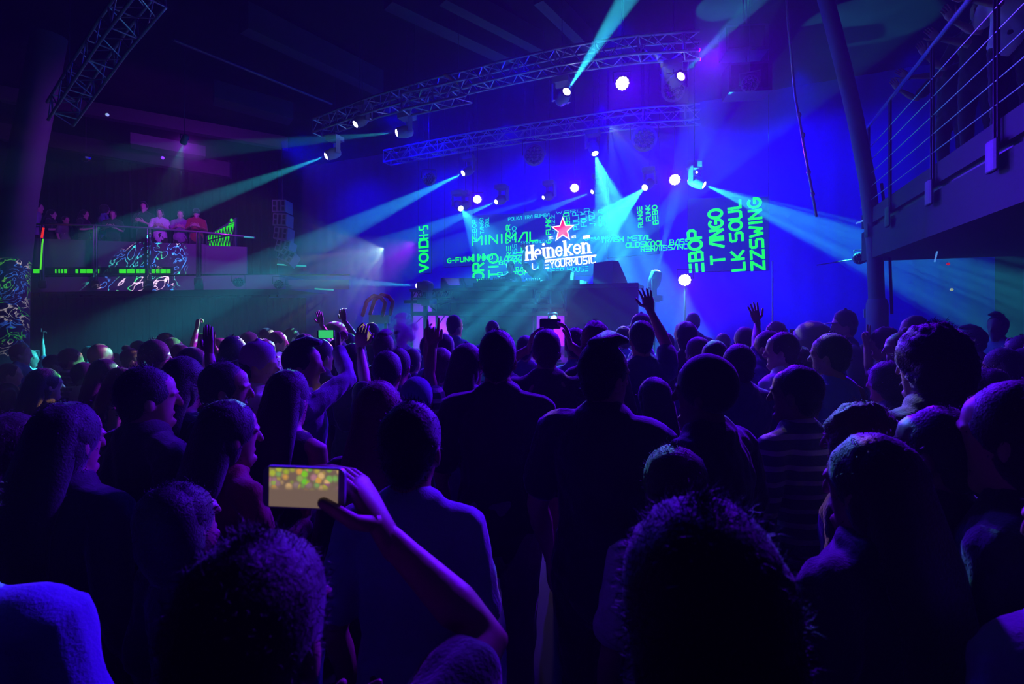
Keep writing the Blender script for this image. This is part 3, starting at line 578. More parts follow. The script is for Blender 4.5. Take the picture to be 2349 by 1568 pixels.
# green light on the balcony front, built as a glowing strip
stp = thing('green_glow_strip', P(250, 620, DB-.02), 'green light blocks on the balcony front, built as a glowing strip', 'screen')
cbox(stp, 'housing', 75, 613, 394, 630, DB+.02, .07, BLK, 612, 628)
k = MB()
for x0, x1 in ((76, 92), (126, 128), (134, 136), (140, 143), (147, 152), (173, 178), (184, 195), (198, 211), (213, 226), (273, 288), (291, 308), (312, 319), (322, 331), (342, 354), (358, 365), (368, 380), (382, 390)):
    k.quadbox([P(x0, 626, DB), P(x1, 626, DB), P(x1, 617, DB), P(x0, 617, DB)], FW*.02)
k.build('green_glow_blocks', mat('green_glow_dim', (0, .1, 0), .5, emit=(.05, 1, 0), es=.7), stp)
for x, y in ((47+50, 560),):
    l_ = thing('neon_tube', P(96, 600, DB-.15), 'thin glowing green tube standing at the left post of the balcony', 'light tube'); b = MB(); b.path([P(93, 618, DB-.15), P(97, 560, DB-.15), P(99, 548, DB-.15)], .018); b.build('tube', mat('green_neon', (0, .1, 0), .5, emit=(.12, 1, .02), es=.8), l_, True)
    b = MB(); b.path([P(96, 545, DB-.15), P(100, 522, DB-.15)], .025); b.build('red_tip', mat('red_neon', (.1, 0, 0), .5, emit=(1, .03, .01), es=.8), l_, True)
sg = thing('green_mural_screen', P(508, 535, DB+.6), 'bright green slanted screen with black lattice drawing right of the balcony', 'screen')
DD = DB+.6
b = MB(); b.quadbox([P(472, 570, DD), P(542, 568, DD), P(542, 498, DD), P(472, 542, DD)], FW*.05); b.build('panel', mat('mural_back', (.06, .12, .1), .6), sg)
b = MB(); b.quadbox([P(480, 566, DD-.02), P(527, 566, DD-.02), P(526, 542, DD-.02), P(477, 540, DD-.02)], FW*.01); b.quadbox([P(478, 540, DD-.02), P(530, 541, DD-.02), P(537, 512, DD-.02), P(512, 522, DD-.02)], FW*.01)
b.ell(P(531, 505, DD-.02), (.04, .04, .05)); b.quadbox([P(524, 515, DD-.02), P(537, 511, DD-.02), P(537, 509, DD-.02), P(524, 513, DD-.02)], FW*.01)
b.build('green_picture', mat('green_screen', (0, .1, 0), .5, emit=(.02, 1, 0), es=.8), sg)
b = MB()
for i in range(9):
    x = 478+i*6.6; b.tube(P(x, 564, DD-.05), P(x+7, 520 if i > 4 else 530-i, DD-.05), .012, 5); b.tube(P(x+7, 564, DD-.05), P(x, 523 if i > 4 else 532-i, DD-.05), .012, 5)
b.tube(P(476, 552, DD-.05), P(532, 538, DD-.05), .02); b.tube(P(478, 536, DD-.05), P(537, 542, DD-.05), .015); b.build('black_lattice', BLK, sg)
# wall rail between balcony and stage
rl = thing('wall_ledge', P(780, 652, 13.2), 'pale horizontal ledge between the balcony and the stage', 'ledge')
cbox(rl, 'band', 615, 641, 800, 663, 13.4, .15, mat('pale_band', (.3, .45, .4), .7)); cbox(rl, 'lip', 480, 628, 800, 631, 13.35, .1, DARKM)
for x0, y0, x1, y1, l in ((560, 543, 582, 545, 'short bright pipe at the right end of the balcony rail'), (636, 606, 702, 610, 'short cyan tube light under the hanging speakers'), (722, 662, 765, 665, 'short green tube light low beside the stage')):
    t = thing('tube_light', P(x0, y0, 12.5), l, 'light tube'); b = MB(); b.tube(P(x0, y0, 12.5), P(x1, y1, 12.5), .02); b.build('tube', mat('pale_tube', (.2, .8, .6), .4, emit=(.02, .45, .3), es=.7), t, True)
# ------------------------------------------------------------------ right balcony along the hall, edge 2.1 m right of the camera
UB = 2.1; Y0, Y1 = -3.0, 9.4
rb = thing('right_balcony', V((UB+1.8, 4, 2.85)), 'long right balcony with rail and wire fence overhead', 'balcony')
FA = mat('fascia_paint', (.07, .07, .08), .8, bump=.1, bscale=10, spec=.2)
def rbx(name, x0, x1, y0, y1, z0, z1, m, par_=rb):
    b = MB(); b.box(((x0+x1)/2, (y0+y1)/2, (z0+z1)/2), (x1-x0, y1-y0, z1-z0)); return b.build(name, m, par_)
rbx('floor_slab', UB, U1-.02, Y0, Y1, 2.85, 3.31, FA); rbx('groove', UB+.05, UB+.4, Y0, Y1, 3.3, 3.39, BLK); rbx('upper_edge', UB, U1-.02, Y0, Y1, 3.38, 3.6, FA)
b = MB(); b.tube((UB-.02, Y0, 4.87), (UB-.02, Y1, 4.87), .024); b.build('top_rail', RAILM, rb, True)
for k in range(5):
    b = MB(); z = 3.72+k*.2; b.tube((UB-.02, Y0, z), (UB-.02, Y1, z), .006, 6); b.build('rail_wire', STEEL, rb)
for y in (3.05, 4.05, 5.2, 6.5, 7.9, 8.9):
    b = MB(); b.box((UB-.02, y-.03, 4.1), (.02, .012, 1.5)); b.box((UB-.02, y+.03, 4.1), (.02, .012, 1.5))
    b.loft([V((UB-.05, y, 3.42)), V((UB-.05, y, 3.18))], [(.1, .02)]*2, 14, side=(0, 1, 0)); b.build('post', BLK, rb)
q = MB(); q.tube(P(1964, 512, 7.5), P(1989, 502, 7.5), .012); tag(q.build('small_tube_light', mat('cool_tube', (.2, .4, .8), .4, emit=(.1, .35, .9), es=.7), smooth=True, loc=P(1975, 507, 7.5)), 'short bright blue tube light left of the steel column', 'light tube')
q = MB(); q.tube(P(2144, 600, 6.5), P(2150, 575, 6.5), .01); tag(q.build('wall_tube_light', MATS['cool_tube'], smooth=True, loc=P(2147, 588, 6.5)), 'faint blue tube on the wall under the right balcony', 'light tube')
for x, y, c, l in ((2175, 605, (1, .02, .02), 'tiny red indicator lamp under the right balcony'), (2183, 664, (.7, .9, .4), 'tiny pale indicator lamp under the right balcony'), (246, 263, (.5, .9, 1), 'small pale emergency lamp above the left balcony'), (1090 and 373, 362, (.25, .1, .9), 'small violet sign lamp above the balcony curtain')):
    q = MB(); D = 7.2 if x > 1000 else 12; p = P(x, y, D); q.ell(p, (.022 if x > 1000 else .04,)*3); tag(q.build('indicator_lamp', mat('ind%d' % x, c, .5, emit=c, es=.4), smooth=True, loc=p), l, 'lamp')
db = thing('mirror_ball', P(197, 361, 12), 'small glittering mirror ball over the left balcony', 'mirror ball'); q = MB(); q.ell(P(197, 361, 12), (.12, .12, .12), None, 12, 8); q.build('ball', mat('mirror', (.9, .9, .9), .08, 1), db); q = MB(); q.tube(P(197, 361, 12), V((P(197, 361, 12).x, P(197, 361, 12).y, ZC)), .006); q.build('hanger', DARKM, db)
# projected light patterns: gobos of two spots near the balcony and the pillar
par(P(420, 328, 10.5), P(300, 640, 13), 'small dark projector under the roof beams aimed at the balcony', .06, 0, lit=False)
spot('pattern_light', P(420, 330, 10.6), P(335, 628, 13), 26, (1, 1, 1), 9000, None, .3, .0, dict(scale=15, lo=.475, hi=.525, cols=(1.2, (.05, .9, .2), (.05, .3, 1), (.05, .8, .7), (.05, .3, 1), (.05, .7, .5), (.9, .6, .8)), kind='ridge', dist=1.6))
spot('pattern_light', P(230, 520, 8.0), P(36, 688, 9.9), 26, (1, 1, 1), 3000, None, .1, .0, dict(scale=15, lo=.46, hi=.54, cols=(1.2, (.05, 1, .05), (.05, .2, 1), (.2, 1, .05), (.05, .25, 1), (.1, 1, .1), (.9, .8, .8)), kind='ridge', dist=2.5))
area('added_balcony_violet', P(430, 330, 11.0), P(390, 520, 13.3), .3, .3, (.4, .02, 1), 100)  # violet light added to brighten the balcony rail and people, no fixture
# ------------------------------------------------------------------ people
TMP = bpy.data.collections.new('tmp'); TS = bpy.data.scenes.new('tmp_scene')
def remesh(mb, vox, smooth=2, name='m'):
    """fuse overlapping closed shells into one continuous skin"""
    me = mb.data('t'); o = bpy.data.objects.new('t', me); TS.collection.objects.link(o)
    r = o.modifiers.new('r', 'REMESH'); r.mode = 'VOXEL'; r.voxel_size = vox; r.use_smooth_shade = True
    if smooth: s = o.modifiers.new('s', 'SMOOTH'); s.iterations = smooth; s.factor = .5
    with bpy.context.temp_override(scene=TS, view_layer=TS.view_layers[0]): dg = bpy.context.evaluated_depsgraph_get()
    dg.update(); out = bpy.data.meshes.new_from_object(o.evaluated_get(dg)); out.name = name
    bpy.data.objects.remove(o); bpy.data.meshes.remove(me); out.shade_smooth(); return out
def wrinkle(me, amp, freq, seed=0, zs=.6):
    n = len(me.vertices); co = np.empty(n*3); me.vertices.foreach_get('co', co); co = co.reshape(-1, 3)
    no = np.empty(n*3); me.vertices.foreach_get('normal', no); no = no.reshape(-1, 3)
    rs = np.random.RandomState(seed); d = np.zeros(n)
    for k in range(7):
        w = rs.normal(size=3)*freq*(1+k*.25)*np.array([1, 1, zs]); d += np.sin(co@w+rs.rand()*6.28+1.3*np.sin(co@(w[::-1]*.5)))/(1+k*.3)
    co += no*(d*amp/2.2)[:, None]; me.vertices.foreach_set('co', co.ravel()); me.update()
def ik(a, t, l1, l2, pole):
    a, t = V(a), V(t); d = t-a; L = d.length
    if L > (l1+l2)*.99: k = L/((l1+l2)*.99); l1 *= k; l2 *= k
    L = max(L, abs(l1-l2)+.02); x = (l1*l1-l2*l2+L*L)/(2*L); h = math.sqrt(max(0, l1*l1-x*x)); u = d.normalized(); p = V(pole); p = (p-u*p.dot(u))
    p = p.normalized() if p.length > 1e-4 else V((0, 0, -1))
    return a+u*x+p*h
FING = {'open': (.1, .12, .08, .14, .1), 'flat': (.05, .02, .02, .05, .15), 'fist': (1.55, 1.6, 1.6, 1.6, .9), 'point': (.05, 1.5, 1.6, 1.6, .8), 'horns': (.05, 1.6, 1.6, .05, .8), 'hold': (.55, .6, .65, .7, .5), 'relax': (.35, .4, .45, .5, .3), 'two': (.05, .05, 1.6, 1.6, .9)}
def hand(mb, w, d, n, k, pose, s=1.0, side=1):  # noqa
    """w wrist, d direction of the palm, n palm normal, five separate bent fingers and a thumb from the palm's side"""
    w, d, n = V(w), V(d).normalized(), V(n); n = (n-d*n.dot(d)).normalized(); x = d.cross(n).normalized()*side
    mb.loft([w-d*.02*s, w+d*.03*s, w+d*.065*s, w+d*.092*s], [(.024*s, .018*s), (.033*s, .016*s), (.041*s, .0145*s), (.038*s, .012*s)], 10, side=x)
    cur = FING[pose]; spread = .16 if pose == 'open' else .04
    for i, (off, L) in enumerate(((.029, .072), (.0105, .08), (-.009, .074), (-.027, .058))):
        p = w+x*off*s+d*.088*s; a = -(i-1.5)*spread*.8; c = cur[i]*.62; q = [p]; rr = [.0092*s]
        ang = 0
        for j, fr in enumerate((.45, .32, .23)):
            ang += c; dd = (d*math.cos(a)+x*math.sin(a)); dd = dd*math.cos(ang)+n*math.sin(ang); p = p+dd*L*fr*s; q.append(p); rr.append((.0085-.0012*j)*s)
        mb.loft(q, rr, 7)
    tb = w+x*.026*s+d*.03*s; ct = cur[4]; d1 = (x*math.cos(ct*.8)+d*.75+n*math.sin(ct)*.8).normalized(); d2 = (d1*.6+d*.7+n*ct*.5-x*ct*.3).normalized()
    mb.loft([tb-x*.01*s, tb+d1*.035*s, tb+d1*.035*s+d2*.03*s, tb+d1*.035*s+d2*.052*s], [.014*s, .011*s, .0095*s, .008*s], 7)
SKIN = [mat('skin_light', (.62, .42, .34), .5, bump=.05), mat('skin_mid', (.42, .26, .18), .5, bump=.05), mat('skin_dark', (.14, .08, .06), .45, bump=.05)]
HC = {'k': mat('hair_black', (.012, .01, .012), .6, spec=.3, bump=.4, bscale=150, sheen=.4), 'b': mat('hair_brown', (.05, .025, .02), .6, spec=.3, bump=.4, bscale=150, sheen=.4), 'l': mat('hair_light', (.35, .25, .15), .6, spec=.3), 'r': mat('hair_reddish', (.14, .04, .03), .6, spec=.3, bump=.4, bscale=150, sheen=.4)}
CLO = {}
def cloth(key):
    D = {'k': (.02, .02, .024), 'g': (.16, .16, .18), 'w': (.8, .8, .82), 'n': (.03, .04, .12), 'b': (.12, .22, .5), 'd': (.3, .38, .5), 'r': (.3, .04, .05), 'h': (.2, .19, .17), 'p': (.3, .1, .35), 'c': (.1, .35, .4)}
    if key not in CLO:
        if key == 'plaid': CLO[key] = mat('plaid_cloth', (.05, .06, .1), .85, stripes=('Z', 5.0, (.35, .25, .4), .7), bump=.3, bscale=120)
        elif key == 'stripe': CLO[key] = mat('striped_cloth', (.06, .1, .12), .85, stripes=('Z', 6.0, (.6, .7, .7), .6), bump=.3, bscale=120)
        elif key == 'floral': CLO[key] = mat('floral_cloth', (.05, .05, .12), .85, noise=(22, (.6, .4, .6)))
        elif key == 'camo': CLO[key] = mat('camouflage_cloth', (.03, .05, .08), .85, noise=(9, (.3, .32, .4)))
        else: CLO[key] = mat('cloth_'+{'k': 'black', 'g': 'grey', 'w': 'white', 'n': 'navy', 'b': 'blue', 'd': 'denim', 'r': 'dark_red', 'h': 'khaki', 'p': 'purple', 'c': 'teal'}[key], D[key], .88, bump=.3, bscale=150, sheen=.5)
    return CLO[key]
def link_child(name, me, m, par_, rot=None):
    me.materials.clear(); me.materials.append(m); o = bpy.data.objects.new(name, me); LINK(o); o.parent = par_; return o
NP = [0]; PLACED = []
def person(px, py, D, face=0, hair='short', hc='k', top='k', kind='tee', bot='k', R=None, L=None, label='', look=None, nod=0, skin=1, b=1.0, z0=0.0, pos=None, H=None, group=None, extra=None, lean=0):
    """px, py: top of the head in the photograph, D its distance along the view axis; face: 0 looks along the view, 90 to the right, 180 at the camera"""
    NP[0] += 1; seed = NP[0]; rs = random.Random(seed)
    if pos is None and z0 == 0:
        best = None
        for dk in (0, .07, -.07, .14, -.14, .21, -.21, .28, -.28, .36, -.36, .45, .55):
            q = P(px, py, D+dk if D > 1.2 else D); md = min([((q.x-a)**2+(q.y-b_)**2)**.5 for a, b_ in PLACED] or [9]); hq = q.z
            sc_ = min(md, .42)-abs(dk)*.8/D-max(0, 1.5-hq)-max(0, hq-1.98)
            if best is None or sc_ > best[0]+1e-6: best = (sc_, D+dk if D > 1.2 else D)
        D = best[1]; PLACED.append((P(px, py, D).x, P(px, py, D).y)); group = group or 'people standing on the dance floor'
    t = P(px, py, D) if pos is None else V(pos)
    if H is None: H = t.z-z0
    H = min(max(H, 1.45), 2.02); s = H/1.75
    rotz = PHI-math.radians(face); base = V((t.x, t.y, z0)); Mw = Matrix.Translation(base) @ Matrix.Rotation(rotz, 4, 'Z'); Mi = Mw.inverted()
    vox = .0075 if D < 2.6 else (.011 if D < 4.3 else .016)
    Z = lambda f: f*H
    lx = math.radians(0 if look is None else look); RH = Matrix.Translation(V((0, .01*s, Z(.862)))) @ Matrix.Rotation(-lx, 4, 'Z') @ Matrix.Rotation(math.radians(-nod), 4, 'X')
    hs = s**.5*1.0
    hh = Z(1.0)-Z(.862)         # neck pivot to crown
    hz = lambda f: -.012+(hh+.012)*f
    def Hp(x, y, z): return RH @ V((x, y, z))
    body = MB(); bw = b
    torso = [(.475, .14, .10, 0), (.52, .165, .115, 0), (.57, .155, .108, .005), (.625, .138, .098, .01), (.68, .15, .108, .012), (.73, .165, .118, .01), (.775, .17, .115, 0), (.805, .15, .092, -.005), (.832, .1, .075, -.008), (.86, .062, .062, 0)]
    TP = [(0, y*s, Z(z)) for z, rx, ry, y in torso]; TR = [(rx*s*bw, ry*s*bw) for z, rx, ry, y in torso]
    body.loft(TP, TR, 20, side=(1, 0, 0)); body.loft([(0, 0, Z(.84)), Hp(0, .012, hh*.35)], [.057*s, .054*s], 14)
    # head: rings from chin to crown
    hr = [(.02, .028, .03, .062), (.1, .046, .05, .045), (.2, .057, .068, .03), (.33, .065, .083, .016), (.48, .071, .092, .01), (.62, .075, .096, .004), (.74, .071, .092, 0), (.83, .056, .074, -.002), (.885, .034, .045, -.004)]
    body.loft([Hp(0, y*hs, hz(z)) for z, rx, ry, y in hr], [(rx*hs, ry*hs) for z, rx, ry, y in hr], 20, side=(RH.to_3x3() @ V((1, 0, 0))))
    body.loft([Hp(0, .098*hs, hz(.52)), Hp(0, .112*hs, hz(.4)), Hp(0, .116*hs, hz(.345))], [(.009, .01), (.012, .013), (.016, .012)], 8)     # nose
    body.loft([Hp(-.02, .084*hs, hz(.21)), Hp(0, .09*hs, hz(.215)), Hp(.02, .084*hs, hz(.21))], [(.008, .008)]*3, 8)                        # lips
    body.loft([Hp(-.05, .082*hs, hz(.545)), Hp(-.02, .1*hs, hz(.56)), Hp(.02, .1*hs, hz(.56)), Hp(.05, .082*hs, hz(.545))], [(.008, .007)]*4, 8)  # brows
    body.ell(Hp(0, .082*hs, hz(.06)), (.022, .02, .018))
    for k in (-1, 1):
        body.ell(Hp(k*.076*hs, -.004, hz(.42)), (.012, .02, .034), RH @ Matrix.Rotation(k*.35, 4, 'Z'), 10, 8)
    arms = {}
    for k, spec in ((1, R), (-1, L)):
        sh = V((k*.172*s*bw, -.005, Z(.803))); l1, l2 = .3*s, .255*s; npal = V((0, 1, 0)); pose = 'relax'
        if spec is None:
            j = rs.uniform(-.02, .03); el = V((k*(.232*s*bw), -.03+j, Z(.63))); wr = V((k*(.222*s*bw), .07+j, Z(.488))); hd = V((0, .25, -1)); npal = V((-k, 0, 0))
        elif spec == 'front':
            el = V((k*.235*s*bw, .05, Z(.64))); wr = V((k*.1, .26, Z(.68))); hd = V((-k*.6, .6, .3)); npal = V((0, -1, .2)); pose = 'hold'
        elif spec == 'chest':
            el = V((k*.225*s*bw, .07, Z(.65))); wr = V((k*.05, .2, Z(.72))); hd = V((-k*.9, .1, .4)); npal = V((0, -1, 0)); pose = 'hold'
        else:
            tg = Mi @ P(*spec['w']) if 'w' in spec else Mi @ V(spec['W'])
            el = (Mi @ P(*spec['e'])) if 'e' in spec else ik(sh, tg, l1, l2, spec.get('pole', (k*.8, -.3, -.5)))
            if 'e' not in spec:
                u = tg-el
            wr = tg; hd = (Mi.to_3x3() @ (P(*spec['h'])-P(*spec['w']))) if 'h' in spec else ((wr-el).normalized()*.6+V((0, 0, .6))); pose = spec.get('pose', 'open')
            npal = Mi.to_3x3() @ V(spec['n']) if 'n' in spec else V((0, 1, 0))
        arms[k] = (sh, el, wr)
        ua = .5*(sh+el)
        body.loft([sh+V((-k*.03, 0, .005)), sh, ua, el, el.lerp(wr, .3), el.lerp(wr, .75), wr], [.05*s*bw, .053*s*bw, .046*s*bw, .038*s*bw, .04*s*bw, .029*s, .0245*s], 12)
        arms[k] += (hd, npal, pose)
    feet = []
    for k in (-1, 1):
        hp = V((k*.085*s*bw, 0, Z(.5))); kn = V((k*.1*s, .02, Z(.275))); an = V((k*.105*s, -.015, Z(.05))); feet.append((k, hp, kn, an))
        body.loft([hp, hp.lerp(kn, .4), kn, kn.lerp(an, .3), kn.lerp(an, .75), an], [.085*s*bw, .078*s*bw, .052*s, .054*s, .038*s, .036*s], 12)
        body.loft([an+V((0, -.04, -.045*s)), an+V((0, .06, -.05*s)), an+V((k*.01, .15, -.06*s))], [(.035, .035), (.042, .03), (.035, .02)], 10)
    me = remesh(body, vox*1.15 if D > 2.6 else vox, 1, 'body')
    # hands are added unfused so that the fingers stay apart
    hm_ = MB(); n0 = len(me.vertices); co = np.empty(n0*3); me.vertices.foreach_get('co', co)
    fs = [tuple(p.vertices) for p in me.polygons]; hm_.v.append(co.reshape(-1, 3)); hm_.n = n0; hm_.f = fs
    for k in (1, -1):
        sh, el, wr, hd, npal, pose = arms[k]; hand(hm_, wr, hd, npal, k, pose, s*(1.04 if D > 1 else 1.2), k)
    me2 = hm_.data('person_body'); bpy.data.meshes.remove(me)
    me2.materials.append(SKIN[skin]); root = bpy.data.objects.new('person', me2); LINK(root); root.location = base; root.rotation_euler = (0, 0, rotz)
    tag(root, label, 'person', group)
    # shirt
    if kind != 'none':
        sb = MB(); inf = .012 if kind != 'hood' else .024
        k0 = 1 if kind in ('tee', 'long', 'tank', 'hood') else 0
        rows = list(zip(TP, TR))[0:9] if kind != 'tank' else list(zip(TP, TR))[0:8]
        sb.loft([p for p, r in rows], [(r[0]+inf*(1.3 if i < 4 else .7), r[1]+inf) for i, (p, r) in enumerate(rows)], 22, side=(1, 0, 0))
        for k in (1, -1):
            sh, el, wr = arms[k][:3]
            if kind == 'tank': continue
            sb.loft([V((k*.05, -.008, Z(.825))), sh], [.045*s*bw+inf, .052*s*bw+inf], 12)
            if kind == 'tee': q = [sh+V((-k*.04, 0, 0)), sh, sh.lerp(el, .35), sh.lerp(el, .68)]; rr = [.055*s*bw+inf, .056*s*bw+inf, .052*s*bw+inf*1.4, .05*s*bw+inf*1.9]
            elif kind in ('long', 'hood'): q = [sh+V((-k*.04, 0, 0)), sh, sh.lerp(el, .5), el, el.lerp(wr, .4), el.lerp(wr, .92)]; rr = [.054*s*bw+inf, .056*s*bw+inf, .049*s*bw+inf, .043*s*bw+inf, .041*s*bw+inf, .031*s+inf*.8]
            sb.loft(q, rr, 12)
        if kind == 'hood':
            sb.ell((0, -.085*s, Z(.84)), (.105, .075, .07)); sb.loft([(-.07, .03, Z(.85)), (-.085, -.04, Z(.86)), (0, -.09, Z(.865)), (.085, -.04, Z(.86)), (.07, .03, Z(.85))], [.03]*5, 10)
        elif kind in ('long', 'collar'):
            sb.loft([(-.045, .05, Z(.843)), (-.062, 0, Z(.855)), (0, -.06, Z(.862)), (.062, 0, Z(.855)), (.045, .05, Z(.843))], [(.012, .02)]*5, 8)
        if kind == 'tank':
            for k in (1, -1): sb.loft([V((k*.09, .04, Z(.77))), V((k*.085, 0, Z(.832))), V((k*.09, -.06, Z(.79))), V((k*.06, -.09, Z(.74)))], [(.03, .02)]*4, 8)
        sm = remesh(sb, vox*1.1, 2); wrinkle(sm, .006 if D < 3 else .008, 22, seed); link_child({'tee': 'tshirt', 'long': 'shirt', 'hood': 'hoodie', 'tank': 'tank_top'}[kind], sm, cloth(top), root)
    tb_ = MB(); tb_.loft([(0, 0, Z(.47)), (0, 0, Z(.52)), (0, .003, Z(.585))], [(.15*s*bw, .105*s*bw), (.172*s*bw, .122*s*bw), (.158*s*bw, .113*s*bw)], 18, side=(1, 0, 0))
    for k, hp, kn, an in feet: tb_.loft([hp, hp.lerp(kn, .4), kn, kn.lerp(an, .5), an+V((0, 0, .01))], [.096*s*bw, .09*s*bw, .068*s, .062*s, .055*s], 12)
    tm = remesh(tb_, max(vox*1.2, .01) if D < 4.3 else .02, 2); wrinkle(tm, .006, 20, seed+9); link_child('trousers', tm, cloth(bot), root)
    for k, hp, kn, an in feet:
        q = MB(); q.loft([an+V((0, -.055, -.035*s)), an+V((0, .02, -.03*s)), an+V((0, .1, -.05*s)), an+V((k*.01, .175, -.06*s))], [(.042, .042), (.046, .045), (.048, .03), (.038, .022)], 12, side=(1, 0, 0))
        me = q.data('shoe'); link_child('shoe', me, BLK if k else BLK, root)
    # hair and headwear
    if hair != 'bald':
        hb = MB(); n1, n2 = (40, 28) if D < 2.6 else (20, 14)
        big = {'short': 1.0, 'buzz': .955, 'curly': 1.14, 'afro': 1.14, 'long': 1.04, 'bun': 1.0, 'pony': 1.0, 'cap': .97, 'bcap': .97, 'beanie': 1.06, 'hat': .98, 'quiff': 1.0, 'bob': 1.06, 'bandana': 1.02}[hair]
        Rm = RH
        hb.ell(Hp(0, -.014*hs, hz(.61)), (.086*hs*big, .101*hs*big, .107*hs*big), Rm, n1, n2)
        if hair in ('short', 'quiff', 'bun', 'pony', 'buzz', 'cap', 'bcap'): hb.ell(Hp(0, -.04*hs, hz(.42)), (.066*hs*big, .062*hs*big, .085*hs*big), Rm, n1, n2)
        if hair in ('curly', 'afro'): hb.ell(Hp(0, -.035*hs, hz(.42)), (.088*hs*big, .085*hs*big, .095*hs*big), Rm, n1, n2)
        if hair == 'quiff': hb.loft([Hp(0, -.04, hz(.95)), Hp(0, .03, hz(1.03)), Hp(0, .09, hz(1.0))], [(.05, .03), (.055, .035), (.045, .02)], 14, side=RH.to_3x3() @ V((1, 0, 0)))
        if hair in ('long',):
            hb.loft([Hp(0, -.03, hz(.72)), Hp(0, -.065, hz(.35)), (0, -.1*s, Z(.845)), (0, -.135*s, Z(.78)), (0, -.13*s, Z(.7)), (0, -.115*s, Z(.655))], [(.084, .075), (.092, .07), (.105, .06), (.11, .045), (.095, .035), (.06, .02)], 18 if D > 2.6 else 40, side=(1, 0, 0))
            hb.ell(Hp(0, -.03, hz(.4)), (.092*hs, .075*hs, .11*hs), Rm, n1, n2)
        if hair == 'bob':
            hb.loft([Hp(0, -.03, hz(.75)), Hp(0, -.045, hz(.35)), Hp(0, -.05, hz(.05))], [(.088, .08), (.098, .08), (.092, .065)], 20, side=RH.to_3x3() @ V((1, 0, 0)))
        if hair == 'bun': hb.ell(Hp(0, -.05, hz(1.05)), (.04, .04, .036), Rm)
        if hair == 'pony': hb.loft([Hp(0, -.11, hz(.7)), Hp(0, -.15, hz(.5)), Hp(0, -.14, hz(0)), Hp(0, -.13, hz(-.4))], [.025, .032, .03, .012], 10)
        hmh = hb.data('hair'); wrinkle(hmh, {'curly': .009, 'afro': .003, 'bandana': .001, 'cap': .0005, 'beanie': .001}.get(hair, .0028), 95 if hair in ('curly', 'afro') else 60, seed, .5)
        if D < 4.4 and hair in ('short', 'afro', 'curly', 'quiff', 'long', 'buzz', 'bob'):      # loose strands
            nv = len(hmh.vertices); co = np.empty(nv*3); no = np.empty(nv*3); hmh.vertices.foreach_get('co', co); hmh.vertices.foreach_get('normal', no)
            co = co.reshape(-1, 3); no = no.reshape(-1, 3); rg = np.random.RandomState(seed); N = 9000 if D < 1 else (2500 if D < 2.6 else 700)
            ar = np.ones(nv); idx = rg.randint(0, nv, N); jit = rg.normal(size=(N, 3))*(.006 if D < 2 else .007)
            L_ = {'afro': .016, 'curly': .014, 'buzz': .006, 'long': .008}.get(hair, .011)
            p0 = co[idx]+jit-no[idx]*.004; dr = no[idx]+rg.normal(size=(N, 3))*.55; dr[:, 2] += .1 if hair != 'long' else -.6; dr /= np.linalg.norm(dr, axis=1)[:, None]
            sd = np.cross(dr, rg.normal(size=(N, 3))); sd /= np.linalg.norm(sd, axis=1)[:, None]; wd_ = .0007 if D < 1 else (.0012 if D < 2.6 else .002)
            ln = (L_*(.6+.8*rg.rand(N)))[:, None]; p1 = p0+dr*ln*.6; p2 = p1+(dr+rg.normal(size=(N, 3))*.4)*ln*.5
            vs = np.stack([p0-sd*wd_, p0+sd*wd_, p1+sd*wd_*.7, p1-sd*wd_*.7, p2], 1).reshape(-1, 3)
            q = MB(); q.v = [co, vs]; q.n = nv+len(vs); q.f = [tuple(p.vertices) for p in hmh.polygons]+[f for i in range(N) for f in ((nv+5*i, nv+5*i+1, nv+5*i+2, nv+5*i+3), (nv+5*i+3, nv+5*i+2, nv+5*i+4))]
            hmh = q.data('hair')
        if hair in ('beanie', 'bandana'): link_child('beanie' if hair == 'beanie' else 'bandana', hmh, cloth(extra or 'k'), root)
        else: link_child('hair', hmh, HC[hc], root)
        if hair in ('cap', 'bcap', 'hat'):
            q = MB(); sg_ = 1 if hair != 'bcap' else -1; RD = RH.to_3x3()
            q.loft([Hp(0, -.008, hz(.6)), Hp(0, -.008, hz(.78)), Hp(0, -.008, hz(.95)), Hp(0, -.008, hz(1.06)), Hp(0, -.008, hz(1.1))], [(.089, .106), (.089, .104), (.075, .088), (.045, .05), (.015, .015)], 20, side=RD @ V((1, 0, 0)))
            if hair == 'hat': q.loft([Hp(0, -.008, hz(.6)), Hp(0, -.008, hz(.63))], [(.17, .18), (.165, .175)], 24, side=RD @ V((1, 0, 0)))
            c_ = link_child('hat' if hair == 'hat' else 'cap', q.data('cap'), cloth(extra or 'k'), root)
            if hair != 'hat':
                q = MB(); q.loft([Hp(0, sg_*.07, hz(.64)), Hp(0, sg_*.13, hz(.62)), Hp(0, sg_*.17, hz(.585))], [(.075, .006), (.07, .006), (.045, .005)], 16, side=RD @ V((1, 0, 0))); link_child('brim', q.data('brim'), cloth(extra or 'k'), c_)
    return root
def cap_only(): pass
